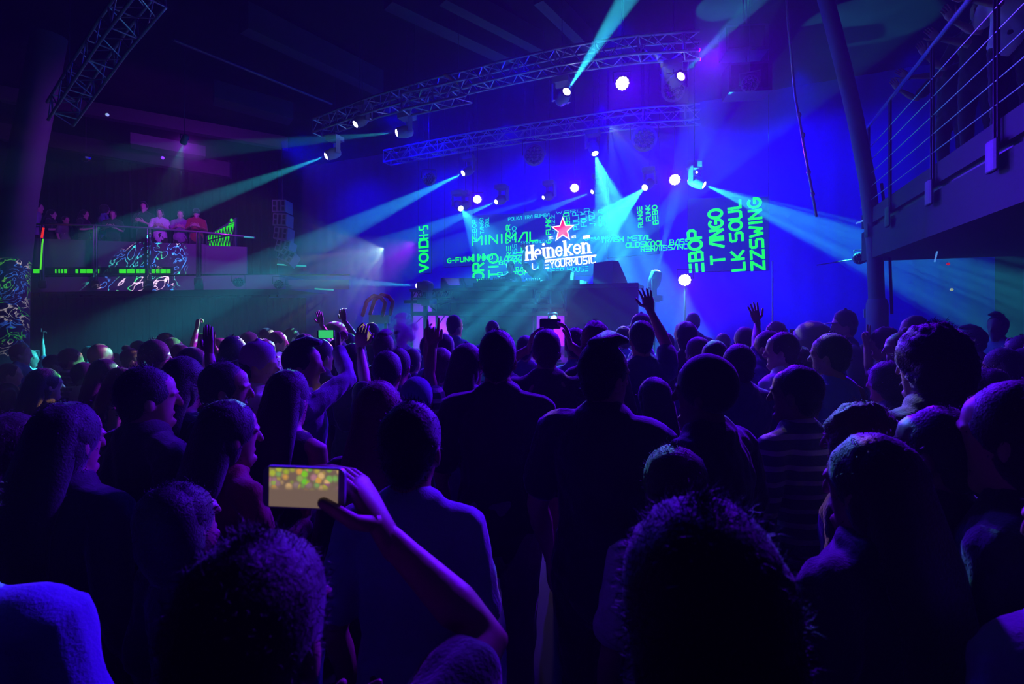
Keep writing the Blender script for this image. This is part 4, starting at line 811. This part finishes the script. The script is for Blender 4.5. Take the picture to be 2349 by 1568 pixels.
def phone(c, d_long, nrm, label, scr=None, s=1.0, case=None):
    """a phone held up: long side along d_long, back towards nrm"""
    c, d, n = V(c), V(d_long).normalized(), V(nrm); n = (n-d*n.dot(d)).normalized(); x = d.cross(n)
    M = Matrix((x, d, n)).transposed(); root = thing('smartphone', c, label, 'phone')
    b = MB(); w, h, t = .074*s, .15*s, .009*s
    pts = []
    for cx_, cy_, a0 in ((w/2-.012, h/2-.012, 0), (-w/2+.012, h/2-.012, 90), (-w/2+.012, -h/2+.012, 180), (w/2-.012, -h/2+.012, 270)):
        for k in range(5): a = math.radians(a0+k*22.5); pts.append((cx_+.012*math.cos(a), cy_+.012*math.sin(a)))
    def prism(mb, sc, z0, z1):
        n_ = len(pts); mb.add([np.array(c+M@V((p[0]*sc, p[1]*sc, z))) for z in (z0, z1) for p in pts], [tuple(range(n_))[::-1], tuple(range(n_, 2*n_))]+[(i, (i+1) % n_, (i+1) % n_+n_, i+n_) for i in range(n_)])
    prism(b, 1, -t/2, t/2); b.build('body', case or BLK, root)
    g = MB(); g.add([np.array(c+M@V((sx*w*.46, sy*h*.42, -t/2-.0006))) for sx, sy in ((-1, -1), (1, -1), (1, 1), (-1, 1))]+[np.array(c+M@V((sx*w*.46, sy*h*.42, -t/2))) for sx, sy in ((-1, -1), (1, -1), (1, 1), (-1, 1))], [(0, 1, 2, 3), (4, 7, 6, 5), (0, 4, 5, 1), (1, 5, 6, 2), (2, 6, 7, 3), (3, 7, 4, 0)])
    g.build('screen', scr or GLASSL, root)
    k = MB(); k.loft([c+M@V((w*.28, h*.38, t/2)), c+M@V((w*.28, h*.38, t/2+.0015))], [.006*s, .006*s], 10); k.build('camera_lens', DARKM, root)
    return root
# ------------------------------------------------------------------ the crowd, front to back
T = person
UPV = V((0, 0, 1))
# nearest row
T(1614, 1186, .6, -5, 'afro', 'k', 'k', 'tee', 'k', label='person with short fuzzy rounded hair, huge dark head at bottom centre right', b=1.02, skin=2)
T(580, 1238, .6, 8, 'short', 'b', 'k', 'tee', 'k', R=dict(e=(1120, 1462, .80), w=(890, 1232, .86), h=(800, 1070, .875), pose='hold', n=-RT), L='front', label='person at bottom left with raised right arm holding the bright phone', b=.98)
phone(P(699, 1117, .815), (P(800, 1120, .81)-P(600, 1112, .82)), FW+RT*.1, 'large smartphone held sideways, screen showing blurred green and gold lights', scr=None, s=.95, case=mat('clear_case', (.5, .5, .6), .25))
pm = bpy.data.materials.new('phone_picture'); pm.cycles.emission_sampling = 'NONE'; pm.use_nodes = True; nt = pm.node_tree; b_ = nt.nodes['Principled BSDF']
tc = nt.nodes.new('ShaderNodeTexCoord'); mp = nt.nodes.new('ShaderNodeMapping'); vr = nt.nodes.new('ShaderNodeTexVoronoi'); vr.inputs['Scale'].default_value = 95
sx = nt.nodes.new('ShaderNodeSeparateXYZ'); nt.links.new(tc.outputs['Object'], sx.inputs[0]); nt.links.new(tc.outputs['Object'], vr.inputs['Vector'])
r1 = nt.nodes.new('ShaderNodeValToRGB'); e = r1.color_ramp.elements; e[0].color = (.35, .1, .25, 1); e[1].position = .3; e[1].color = (.15, .7, .02, 1)
for p_, c_ in ((.5, (.8, .35, .08)), (.62, (.3, .55, .02)), (.75, (.4, .12, .3)), (.88, (.8, .5, .2))): q_ = e.new(p_); q_.color = (*c_, 1)
s2 = nt.nodes.new('ShaderNodeSeparateColor'); nt.links.new(vr.outputs['Color'], s2.inputs[0]); nt.links.new(s2.outputs[0], r1.inputs[0])
mr = nt.nodes.new('ShaderNodeMapRange'); mr.inputs[1].default_value = -.004; mr.inputs[2].default_value = .006; nt.links.new(sx.outputs[2], mr.inputs[0])
mx = nt.nodes.new('ShaderNodeMix'); mx.data_type = 'RGBA'; mx.inputs[6].default_value = (.2, .13, .1, 1); 
bl = nt.nodes.new('ShaderNodeMapRange'); bl.inputs[1].default_value = .75; bl.inputs[2].default_value = .35; nt.links.new(vr.outputs['Distance'], bl.inputs[0]); ml = nt.nodes.new('ShaderNodeMath'); ml.operation = 'MULTIPLY'; nt.links.new(bl.outputs[0], ml.inputs[0]); nt.links.new(mr.outputs[0], ml.inputs[1]); nt.links.new(ml.outputs[0], mx.inputs[0]); nt.links.new(r1.outputs[0], mx.inputs[7])
nt.links.new(mx.outputs[2], b_.inputs['Emission Color']); b_.inputs['Emission Strength'].default_value = .8; b_.inputs['Base Color'].default_value = (.02, .02, .02, 1)
[o for o in S.objects if o.name == 'screen'][0].data.materials[0] = pm
T(-165, 1062, .9, -25, 'long', 'b', 'b', 'tee', 'k', label='person in blue shirt cut off at the bottom left corner', b=1.05)
T(2545, 1080, .85, -5, 'long', 'b', 'd', 'hood', 'k', label='person in blue hooded top cut off at the bottom right corner')
T(942, 925, 1.36, 4, 'short', 'k', 'd', 'tee', 'k', label='person with short dark hair in pale grey blue T-shirt, behind the bright phone', b=.92, look=6)
T(1545, 1036, 1.45, -8, 'bob', 'b', 'w', 'tee', 'k', label='shorter person with bob hair and white T-shirt sleeve, behind the fuzzy head', b=.95)
T(2166, 934, 1.3, -25, 'buzz', 'k', 'k', 'tee', 'k', label='person with close cropped rounded head at right, violet light on left of skull', skin=2, b=1.05)
T(2010, 1006, 1.22, -20, 'long', 'b', 'k', 'hood', 'k', label='person with long straight hair and dark hooded top, lower right', b=1.0)
T(1975, 936, 1.62, -35, 'curly', 'r', 'k', 'tee', 'k', label='person with large reddish curly hair behind the long haired one, lower right', b=.9)
T(2345, 880, 1.15, -30, 'long', 'k', 'k', 'long', 'k', label='person with long dark hair at the right edge, violet line down the side', b=.95)
T(2142, 752, 1.75, -12, 'curly', 'k', 'k', 'tee', 'k', label='tall person with bushy black hair and bare neck, right of centre right', b=1.08, L='chest')
T(1622, 818, 1.6, -35, 'beanie', 'k', 'k', 'tee', 'k', label='bearded person with knit cap seen from behind, dark, right of centre', b=1.12, skin=2, extra='k', look=-15)
T(1832, 838, 1.86, -22, 'buzz', 'k', 'plaid', 'long', 'n', label='person with shaved dark hair, glasses and dark plaid shirt', b=.98, skin=2, look=-18)
T(1385, 782, 1.9, 30, 'quiff', 'k', 'k', 'tee', 'k', label='tall bearded person in black turned to the right, just right of centre', b=1.14, look=25, skin=1)
T(1142, 757, 2.3, 6, 'short', 'k', 'k', 'tee', 'h', label='tall person in black T-shirt and khaki trousers at the centre', b=1.08)
T(868, 880, 1.85, 0, 'long', 'r', 'k', 'long', 'k', label='person with reddish brown hair behind the grey T-shirt person', b=.9)
T(520, 925, 1.8, 30, 'long', 'k', 'r', 'long', 'k', label='person with dark hair in dark maroon top, face lit orange from below', b=.9, R='front', look=10)
T(148, 930, 1.6, 10, 'long', 'k', 'k', 'long', 'k', label='person with long black hair and black top, large dark shape at left', b=1.1)
T(22, 955, 1.75, 35, 'long', 'b', 'k', 'long', 'k', label='person with long brown hair at the left edge, dim violet cheek', b=.95)
T(332, 842, 2.0, 25, 'short', 'k', 'k', 'tee', 'k', label='broad person with short black hair and bare nape at left', b=1.15, look=20)
T(420, 822, 2.15, 15, 'long', 'k', 'k', 'tank', 'k', R=dict(w=(480, 812, 2.75), pose='flat', n=(0, 1, 0), pole=(.3, .2, -1)), label='person with long black hair stretching a bare arm forward with open hand', b=.88)
T(512, 832, 2.3, 25, 'short', 'k', 'k', 'tee', 'k', label='person with short black hair and ear ring left of the white shirted cap wearer', look=40, R='chest')
T(660, 852, 2.05, 12, 'long', 'k', 'k', 'tank', 'b', label='person with very long black hair in front of the denim jacket wearer', b=.88)
T(590, 790, 3.0, 50, 'bcap', 'k', 'w', 'tee', 'k', label='person in white T-shirt and lilac cap with brim to the right', look=30, extra='p')
T(690, 786, 2.8, 55, 'quiff', 'k', 'd', 'long', 'd', R=dict(w=(776, 800, 3.1), e=(800, 868, 2.9), pose='fist', h=(775, 765, 3.15)), label='bearded person in rolled denim jacket holding up a camera phone', look=25)
T(888, 806, 2.9, 8, 'short', 'k', 'k', 'tee', 'k', L=dict(w=(826, 800, 3.2), e=(838, 878, 3.0), pose='hold', h=(829, 765, 3.2), n=FW), label='person with short hair holding a phone high in the left hand, left of centre', b=.95)
T(955, 868, 2.5, -10, 'bandana', 'k', 'stripe', 'tee', 'k', R=dict(w=(992, 795, 2.65), e=(985, 858, 2.6), pose='horns', h=(993, 755, 2.65), n=-FW), label='person in patterned headscarf raising a horned hand sign', b=.85, extra='b')
T(1072, 790, 2.85, 25, 'long', 'k', 'd', 'tee', 'k', label='person in pale blue draped T-shirt left of the tall centre person', b=.98, look=15)
T(1254, 755, 3.0, 0, 'short', 'b', 'k', 'tee', 'k', R=dict(w=(1308, 790, 3.35), pose='hold', h=(1298, 742, 3.35), n=-RT), L=dict(w=(1212, 800, 3.35), pose='hold', h=(1228, 748, 3.35), n=RT), label='person filming with both arms raised, phone held over the head', b=1.05)
phone(P(1262, 742, 3.42), RT, FW, 'smartphone held in both hands above the filming person at the centre')
phone(P(838, 765, 3.25), (P(850, 785, 3.2)-P(826, 748, 3.25)), FW+RT*.3, 'smartphone with pale striped screen held high left of centre', scr=mat('striped_screen', (.1, .1, .1), .4, emit=(.35, .25, .16), es=.8), s=1.0)
phone(P(446, 1068, 1.95), RT*1+UP*.5, FW*-.1-UP, 'smartphone with plain yellow lit screen held low at left', scr=mat('yellow_screen', (.1, .08, 0), .4, emit=(.75, .42, .02), es=.8))
phone(P(748, 766, 3.3), RT, FW, 'small camera phone with green screen held above the denim jacket person', scr=mat('green_phone', (0, .05, .02), .4, emit=(.05, .8, .2), es=.7), s=.8)
T(430, 965, 1.78, 20, 'bob', 'k', 'k', 'long', 'k', H=1.5, R=dict(w=(440, 1120, 1.9), h=(450, 1080, 1.93), pose='hold', n=UP), label='short dark person looking down at a yellow lit phone', b=.85, nod=-15)
# middle rows
T(1366, 741, 3.4, 5, 'curly', 'b', 'k', 'tee', 'k', label='person with short curly hair rimmed warm, right of the filming person', b=.9)
T(1320, 752, 3.9, -10, 'short', 'k', 'c', 'tee', 'k', label='person with green lit dark hair between filming person and curly haired one', b=.9)
T(1472, 735, 3.5, -8, 'short', 'k', 'n', 'tee', 'k', R=dict(w=(1492, 712, 3.75), e=(1528, 790, 3.65), pose='open', h=(1482, 672, 3.8), n=FW), label='person in navy T-shirt with right arm raised and fingers spread', b=1.05)
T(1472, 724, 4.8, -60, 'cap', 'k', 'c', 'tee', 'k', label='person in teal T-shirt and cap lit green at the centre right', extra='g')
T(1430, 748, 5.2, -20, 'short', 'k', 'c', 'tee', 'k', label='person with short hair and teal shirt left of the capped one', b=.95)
T(1590, 711, 6.6, 12, 'short', 'k', 'n', 'tee', 'k', label='tall person silhouetted against the violet glow under the low white lamp', z0=0)
T(1574, 741, 4.7, -10, 'curly', 'k', 'k', 'tee', 'k', label='person with fluffy dark hair in front of the silhouetted tall one')
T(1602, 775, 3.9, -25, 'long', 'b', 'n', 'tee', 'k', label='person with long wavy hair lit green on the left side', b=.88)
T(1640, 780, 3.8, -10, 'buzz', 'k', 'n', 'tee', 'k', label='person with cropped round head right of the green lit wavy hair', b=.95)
T(1695, 790, 2.95, -12, 'short', 'k', 'n', 'tee', 'k', label='broad person in dark shirt right of the knit cap wearer', b=1.12)
T(1708, 750, 4.8, -15, 'short', 'b', 'n', 'long', 'k', label='person with flat cut hair and dark blue top behind the broad one', b=1.0)
T(1763, 758, 4.0, -35, 'short', 'k', 'n', 'tee', 'k', L=dict(w=(1737, 740, 4.4), e=(1735, 790, 4.2), pose='open', h=(1727, 700, 4.4), n=FW), label='person in navy shirt with bare hand raised and fingers spread, right part')
T(1797, 762, 3.5, -30, 'short', 'b', 'w', 'tee', 'k', label='person in white T-shirt sleeve lit yellow green, right part', look=-25)
T(1780, 740, 5.4, 0, 'curly', 'b', 'n', 'tee', 'k', label='person with tousled hair rimmed pink behind the white sleeve person')
T(1908, 765, 3.0, -20, 'short', 'k', 'b', 'tank', 'k', label='person with spiky hair and plain blue sleeveless top', look=-20, b=1.05)
T(1873, 750, 4.6, -60, 'hat', 'b', 'n', 'tee', 'k', label='person in a pale round straw hat looking left', extra='h', nod=10)
T(1940, 711, 4.9, -70, 'cap', 'k', 'n', 'long', 'k', label='tall bearded person in flat cap facing left, right part', extra='k', b=1.05)
T(2031, 754, 4.6, -75, 'curly', 'b', 'g', 'tee', 'k', label='person with glasses and bushy hair in profile facing left', b=.9)
T(2068, 762, 4.0, -70, 'bun', 'b', 'k', 'tee', 'k', R=dict(w=(1988, 790, 4.5), pose='two', n=UP, pole=(0, 0, -1)), label='person in profile stretching an arm to the left with two fingers out', b=.9)
T(2100, 723, 4.7, -60, 'short', 'k', 'k', 'tee', 'k', label='tall person with glasses lit green, looking up left')
T(2166, 748, 4.2, -20, 'curly', 'k', 'k', 'tee', 'k', label='person with dark bushy hair behind the tall bare necked person')
T(2040, 835, 3.0, -30, 'curly', 'k', 'camo', 'tee', 'k', label='shorter person with curly hair and spotted top left of the green bottle', b=.85)
T(2236, 752, 4.9, -25, 'quiff', 'k', 'w', 'tee', 'k', label='person in plain white T-shirt and cropped sides at right', b=1.0)
T(2290, 722, 5.6, -90, 'quiff', 'k', 'd', 'tee', 'k', label='tall person in blue shirt, face turned left, near the right edge', b=1.0, look=-20)
T(2302, 800, 3.4, -15, 'long', 'k', 'floral', 'tank', 'k', label='person with long black hair and sequined top near the right edge', b=.85)
T(2346, 770, 3.9, -20, 'short', 'k', 'k', 'tee', 'k', L=dict(w=(2338, 800, 4.0), pose='fist'), label='person at the right edge with a fist raised to head height')
T(2395, 1010, 1.75, -60, 'short', 'k', 'k', 'tee', 'k', R='chest', L=dict(e=(2285, 1290, 1.62), w=(2325, 1150, 1.75), h=(2330, 1080, 1.78), pose='open', n=-FW), label='person at the right edge with bare bent arm lit green and yellow')
# left half, middle and far rows
F_ = [(45, 790, 6.0, 60, 'short', 'l', 'b', 'tee', 'person with pale swept hair in blue T-shirt at the far left'),
 (63, 803, 6.4, 70, 'bob', 'l', 'w', 'tee', 'person with pale bob hair right behind the far left blue T-shirt'),
 (160, 800, 5.2, 40, 'short', 'b', 'stripe', 'tee', 'person with brown hair in striped shirt, left crowd'),
 (192, 833, 4.4, 35, 'short', 'k', 'w', 'tee', 'person with black hair in bright white T-shirt, left crowd'),
 (228, 790, 5.0, 45, 'short', 'l', 'k', 'tee', 'person with fair short hair in profile, left crowd'),
 (238, 826, 4.1, 40, 'long', 'k', 'w', 'tank', 'person with long dark hair and white sleeveless top, left crowd'),
 (276, 846, 3.9, 60, 'long', 'b', 'floral', 'tank', 'person with long brown wavy hair and flowered top, left crowd'),
 (354, 784, 4.2, 55, 'afro', 'k', 'k', 'tee', 'person with big afro hair, face lit violet, left crowd'),
 (380, 764, 5.8, 60, 'short', 'k', 'k', 'tee', 'person behind the afro haired one, looking right'),
 (440, 798, 3.8, 50, 'bandana', 'k', 'k', 'tee', 'person with goggles strapped round a dark head, left crowd'),
 (467, 765, 6.2, 35, 'short', 'k', 'c', 'tee', 'person with cropped hair in teal shirt between raised arms, left'),
 (100, 848, 3.6, 20, 'long', 'k', 'k', 'tee', 'person with straight black hair, dark, in the lower left crowd'),
 (18, 835, 5.0, 40, 'short', 'k', 'k', 'tee', 'dim person with dark hair near the left edge'),
 (120, 815, 6.4, 30, 'short', 'b', 'w', 'tee', 'person in pale shirt left of the striped shirt person'),
 (205, 795, 7.4, 50, 'short', 'k', 'k', 'tee', 'small dark haired person below the tall balcony post'),
 (262, 812, 6.2, 60, 'long', 'l', 'c', 'tee', 'person with fair hair in teal top below the glowing green strip'),
 (318, 782, 6.6, 20, 'short', 'k', 'g', 'tee', 'person in grey shirt below the swirling light pattern'),
 (300, 800, 5.4, 60, 'bun', 'k', 'c', 'tee', 'person with hair bun and teal shirt, green lit, left crowd'),
 (412, 790, 5.0, 45, 'short', 'k', 'k', 'tee', 'dark person right of the afro haired one'),
 (505, 778, 5.0, 30, 'bob', 'l', 'c', 'tee', 'person with fair bob hair in yellowish green shirt'),
 (525, 800, 4.2, 40, 'short', 'k', 'n', 'tee', 'dark haired person in front of the fair bob haired one'),
 (570, 765, 6.0, 40, 'cap', 'k', 'k', 'tee', 'person in dark cap behind the lilac cap wearer'),
 (612, 752, 6.4, 60, 'short', 'k', 'c', 'hood', 'person in shiny hooded coat above the lilac cap'),
 (604, 782, 4.8, 60, 'curly', 'k', 'k', 'tee', 'person with curly hair, chin lit green, right of the lilac cap'),
 (636, 760, 6.2, 70, 'short', 'b', 'c', 'long', 'person in shiny jacket, cheek lit white, centre left'),
 (668, 752, 6.6, 50, 'short', 'b', 'k', 'tee', 'person with brightly lit face centre left, far row'),
 (735, 778, 3.9, 30, 'short', 'k', 'k', 'tee', 'person with full black hair right of the denim jacket'),
 (700, 768, 4.9, 40, 'bob', 'k', 'k', 'tee', 'person with dark bob behind the denim jacket wearer'),
 (775, 778, 4.4, 10, 'short', 'k', 'n', 'tee', 'dark person right of the camera phone'),
 (768, 748, 6.0, 20, 'hat', 'k', 'k', 'tee', 'person in dark brimmed hat, far row centre left'),
 (812, 790, 3.7, 5, 'long', 'k', 'k', 'tee', 'person with long dark hair left of the striped phone'),
 (852, 740, 5.4, 0, 'short', 'k', 'k', 'tee', 'person with round dark head under the red arch'),
 (880, 765, 4.0, 15, 'quiff', 'b', 'k', 'tee', 'person with light topped hair and glowing green ear, left of the smoke'),
 (922, 742, 5.6, 10, 'short', 'k', 'c', 'tee', 'person half hidden behind the green smoke'),
 (945, 800, 4.2, 20, 'short', 'k', 'n', 'tee', 'dark person right below the green smoke'),
 (982, 770, 4.8, 15, 'short', 'k', 'c', 'tee', 'person behind the horned hand sign, rimmed green'),
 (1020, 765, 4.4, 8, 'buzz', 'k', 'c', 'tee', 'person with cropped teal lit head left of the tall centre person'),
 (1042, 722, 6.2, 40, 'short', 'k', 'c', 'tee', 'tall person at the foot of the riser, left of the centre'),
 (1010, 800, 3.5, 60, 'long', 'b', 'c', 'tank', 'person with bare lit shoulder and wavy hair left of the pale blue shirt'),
 (1130, 735, 6.3, 0, 'short', 'k', 'c', 'tee', 'person at the stage edge behind the tall centre person'),
 (1205, 770, 4.6, 10, 'short', 'k', 'n', 'tee', 'dark person between the tall centre person and the filming one'),
 (1500, 870, 2.7, -5, 'long', 'k', 'n', 'tank', 'shorter person with smooth long hair left of the knit cap wearer'),
 (1530, 765, 5.6, 0, 'short', 'k', 'n', 'tee', 'dark person between raised arm and violet glow'),
 (1658, 765, 5.9, 0, 'short', 'k', 'n', 'tee', 'dark person at the right edge of the violet glow'),
 (1745, 770, 6.0, 0, 'bob', 'k', 'n', 'tee', 'dark person with bob behind the spread hand'),
 (1835, 800, 4.3, -10, 'curly', 'b', 'n', 'tee', 'person with blond lit curls under the straw hat', ),
 (1985, 790, 5.6, -40, 'short', 'k', 'k', 'tee', 'dim person left of the steel column foot'),
 (2185, 800, 5.4, -40, 'short', 'k', 'k', 'tee', 'dim person left of the white T-shirt at right'),
 (2268, 850, 3.0, -30, 'bob', 'k', 'k', 'tee', 'dim person in front of the white T-shirt at right'),
 (600, 1085, 1.75, 20, 'short', 'k', 'k', 'tee', None),
]
for r in F_:
    if r[8] is None: continue
    T(r[0], r[1], r[2], r[3], r[4], r[5], r[6], r[7], 'k', label=r[8], b=.93 if r[4] in ('long', 'bob', 'bun') else 1.0, look=rnd.uniform(-12, 18), skin=rnd.choice((0, 1, 1)), R='front' if rnd.random() < .25 else None)
# raised arms of the far crowd
AR = [(395, 775, 5.0, 30, 'short', dict(w=(452, 752, 5.6), pose='fist', pole=(.3, .3, -1)), 'person reaching a long bare arm up to the right, left crowd'),
      (85, 805, 6.6, 20, 'short', dict(w=(97, 775, 6.8), pose='point'), 'person with thin arm raised straight, far left'),
      (535, 772, 3.9, 10, 'short', dict(w=(536, 800, 4.1), e=(545, 850, 4.0), pose='fist', h=(532, 770, 4.15)), 'person raising a fist beside the lilac cap'),
      (745, 775, 5.2, 10, 'bob', dict(w=(738, 745, 5.4), pose='flat'), 'person with flat hand raised high, far row left of centre'),
      (800, 765, 5.0, 10, 'short', dict(w=(790, 735, 5.2), pose='hold'), 'person holding a small thing up high left of the arch'),
      (915, 800, 3.5, 12, 'short', dict(w=(978, 785, 3.9), pose='hold', n=RT, pole=(.3, 0, -1)), 'person stretching a slim arm up with bracelets, below the smoke'),
      (505, 800, 5.0, 15, 'short', dict(w=(488, 790, 4.4), pose='open', n=FW), 'person with both hands up beside the raised phone, left')]
for px, py, D, fc_, h, a, l in AR: T(px, py, D, fc_, h, 'k', 'n', 'tank' if 'bare' in l or 'slim' in l else 'tee', 'k', R=a, label=l, b=.95)
# the green bottle held up
bt = thing('beer_bottle', P(2092, 900, 2.6), 'green glass bottle held up beside the tall bare necked person', 'bottle')
q = MB(); bp = P(2090, 905, 2.6); q.lathe(bp, UP, [(0, .02), (.004, .03), (.13, .031), (.165, .024), (.19, .0135), (.245, .0125), (.246, .0001)], 20)
q.build('glass', mat('green_glass_glow', (.03, .45, .03), .12, emit=(.01, .25, .0), es=.15), bt, True); q = MB(); q.lathe(bp+UP*.03, UP, [(0, .0318), (.07, .0318)], 20); q.build('label_band', mat('bottle_label', (.3, .35, .2), .6), bt, True)  # faint green glow put into the bottle glass, which is no lamp
# performers on the riser
slab('riser_top_', 0, 1, 0, 1, 0, .01, BLK); bpy.data.objects.remove(S.objects['riser_top_'])
rt_ = MB(); a = P(1165, 640, 10.1); rt_.box((a.x+.35, 9.75, 1.28), (4.2, 1.3, .16)); tag(rt_.build('rear_platform', BLK), 'low black platform the performers stand on', 'platform')
T(1171, 600, 10.1, 175, 'cap', 'k', 'k', 'tee', 'k', z0=1.36, label='performer in black T-shirt and cap working at the equipment table', extra='k', R='chest', L='chest', nod=-12)
T(1240, 588, 10.2, 165, 'bcap', 'k', 'k', 'tee', 'k', z0=1.36, R=dict(w=(1203, 572, 10.0), pose='point', h=(1195, 556, 10.0)), label='silhouetted performer with one arm raised in front of the white lettering', extra='k')
# people on the left balcony
FB = 3.28
for i, (px, D, h, fc_, hr, tp, rr_, l) in enumerate([(87, 13.6, 1.86, 60, 'short', 'd', 'front', 'person in blue shirt leaning at the left end of the balcony rail'), (118, 13.6, 1.66, 70, 'long', 'k', 'front', 'dark person with long hair second from left on the balcony'),
        (150, 13.7, 1.5, 100, 'short', 'g', None, 'low seated looking person third from left on the balcony'), (193, 13.7, 1.68, 80, 'long', 'k', 'front', 'dark person left of the middle balcony post'),
        (240, 13.6, 1.8, 20, 'curly', 'b', None, 'person in blue shirt with back turned on the balcony'), (259, 13.5, 1.62, 150, 'short', 'k', 'front', 'person in black T-shirt with bent bare arm on the balcony'),
        (331, 13.5, 1.84, 165, 'quiff', 'k', 'front', 'tall person in black holding a drink on the balcony'), (367, 13.5, 1.66, 150, 'long', 'w', 'front', 'person with long hair and pale top drinking on the balcony'),
        (414, 13.5, 1.62, 150, 'short', 'p', 'front', 'person in pale violet top right of the third balcony post'), (451, 13.5, 1.66, 155, 'cap', 'r', 'front', 'person in dark red shirt at the right end of the balcony')]):
    p = P(px, 600, D-.05); T(0, 0, D, fc_, hr, 'k', tp, 'long' if tp in 'dr' else 'tee', 'k', pos=(p.x, p.y, 0), H=h, z0=FB, group='people on the left balcony', label=l, R=rr_, L=rr_, skin=0)
# people leaning on the right balcony rail above
for v, u, h, fc_, hr, tp, w, l in [(4.2, 2.5, 1.75, -95, 'short', 'k', .35, 'nearest person leaning on the right balcony rail, elbow bent'), (5.0, 2.5, 1.7, -100, 'long', 'k', .3, 'second person from the near end on the right balcony'),
        (5.9, 2.48, 1.78, -90, 'short', 'w', .3, 'person in white shirt leaning on the right balcony rail'), (6.6, 2.5, 1.72, -85, 'short', 'k', .3, 'dark person holding something over the right balcony rail'), (7.5, 2.6, 1.7, -80, 'bob', 'k', .3, 'farthest person on the right balcony, beside the column')]:
    T(0, 0, 5, 0+(-90+(-fc_-90)*.2)-23.5, hr, 'k', tp, 'tee', 'g' if v < 5 else 'k', pos=(u, v, 0), H=h, z0=3.6, L=dict(W=(UB+.03, v-.1, 4.93), pose='relax', pole=(0, -.5, -1)), R=dict(W=(UB+.03, v+.25, 4.93), pose='relax', pole=(0, -.5, -1)), group='people on the right balcony', label=l, nod=-15)
# smoke puff over the crowd
sm_ = MB(); sm_.ell(P(925, 760, 4.9), (.16, .16, .2), None, 24, 16); sm_.ell(P(905, 785, 4.9), (.12, .12, .1), None, 20, 12)
M_ = bpy.data.materials.new('smoke'); M_.use_nodes = True; nt = M_.node_tree; nt.nodes.clear(); o_ = nt.nodes.new('ShaderNodeOutputMaterial'); v_ = nt.nodes.new('ShaderNodeVolumeScatter'); v_.inputs['Color'].default_value = (.7, 1, .85, 1)  # green light on the smoke is put into its scatter colour
tc = nt.nodes.new('ShaderNodeTexCoord'); n_ = nt.nodes.new('ShaderNodeTexNoise'); n_.inputs['Scale'].default_value = 9; n_.inputs['Detail'].default_value = 4; nt.links.new(tc.outputs['Object'], n_.inputs['Vector'])
r_ = nt.nodes.new('ShaderNodeMapRange'); r_.inputs[1].default_value = .48; r_.inputs[2].default_value = .7; r_.inputs[4].default_value = 40; nt.links.new(n_.outputs[0], r_.inputs[0]); nt.links.new(r_.outputs[0], v_.inputs['Density']); nt.links.new(v_.outputs[0], o_.inputs['Volume'])
tag(remesh(sm_, .02, 4) and None or bpy.data.objects.new('smoke_cloud', remesh(sm_, .02, 4)), 'small puff of green tinted smoke above the crowd left of centre', 'smoke', None, 'stuff')
so = bpy.data.objects['smoke_cloud']; so.data.materials.clear(); so.data.materials.append(M_); LINK(so)
# ------------------------------------------------------------------ lights without fixtures, added for coloured accents on the crowd
spot('added_crowd_pattern', P(880, 570, 8.2), P(420, 850, 4.6), 58, (1, 1, 1), 2600, None, .3, .01, dict(scale=22, lo=.53, hi=.58, cols=(1.2, (.1, 1, .1), (.15, .5, 1), (.1, .9, .5), (1, .5, .15), (.8, .9, .8)), dist=1.5))
spot('added_crowd_pattern', P(1400, 290, 9.6), P(1800, 850, 3.2), 26, (1, 1, 1), 1600, None, .3, .01, dict(scale=30, lo=.56, hi=.62, cols=(1.2, (.1, 1, .1), (.15, .5, 1), (.1, .9, .5), (1, .5, .15), (.8, .9, .8)), dist=1.5))
spot('added_crowd_green', P(1500, 120, 8.0), P(2315, 1190, 1.66), 7, (.45, .9, .08), 2500, None, .4, .01)
spot('added_crowd_violet', P(960, 560, 7.6), P(280, 900, 4.2), 46, (.42, .02, 1), 1500, None, .8, .1)
bpy.data.scenes.remove(TS); bpy.data.collections.remove(TMP)
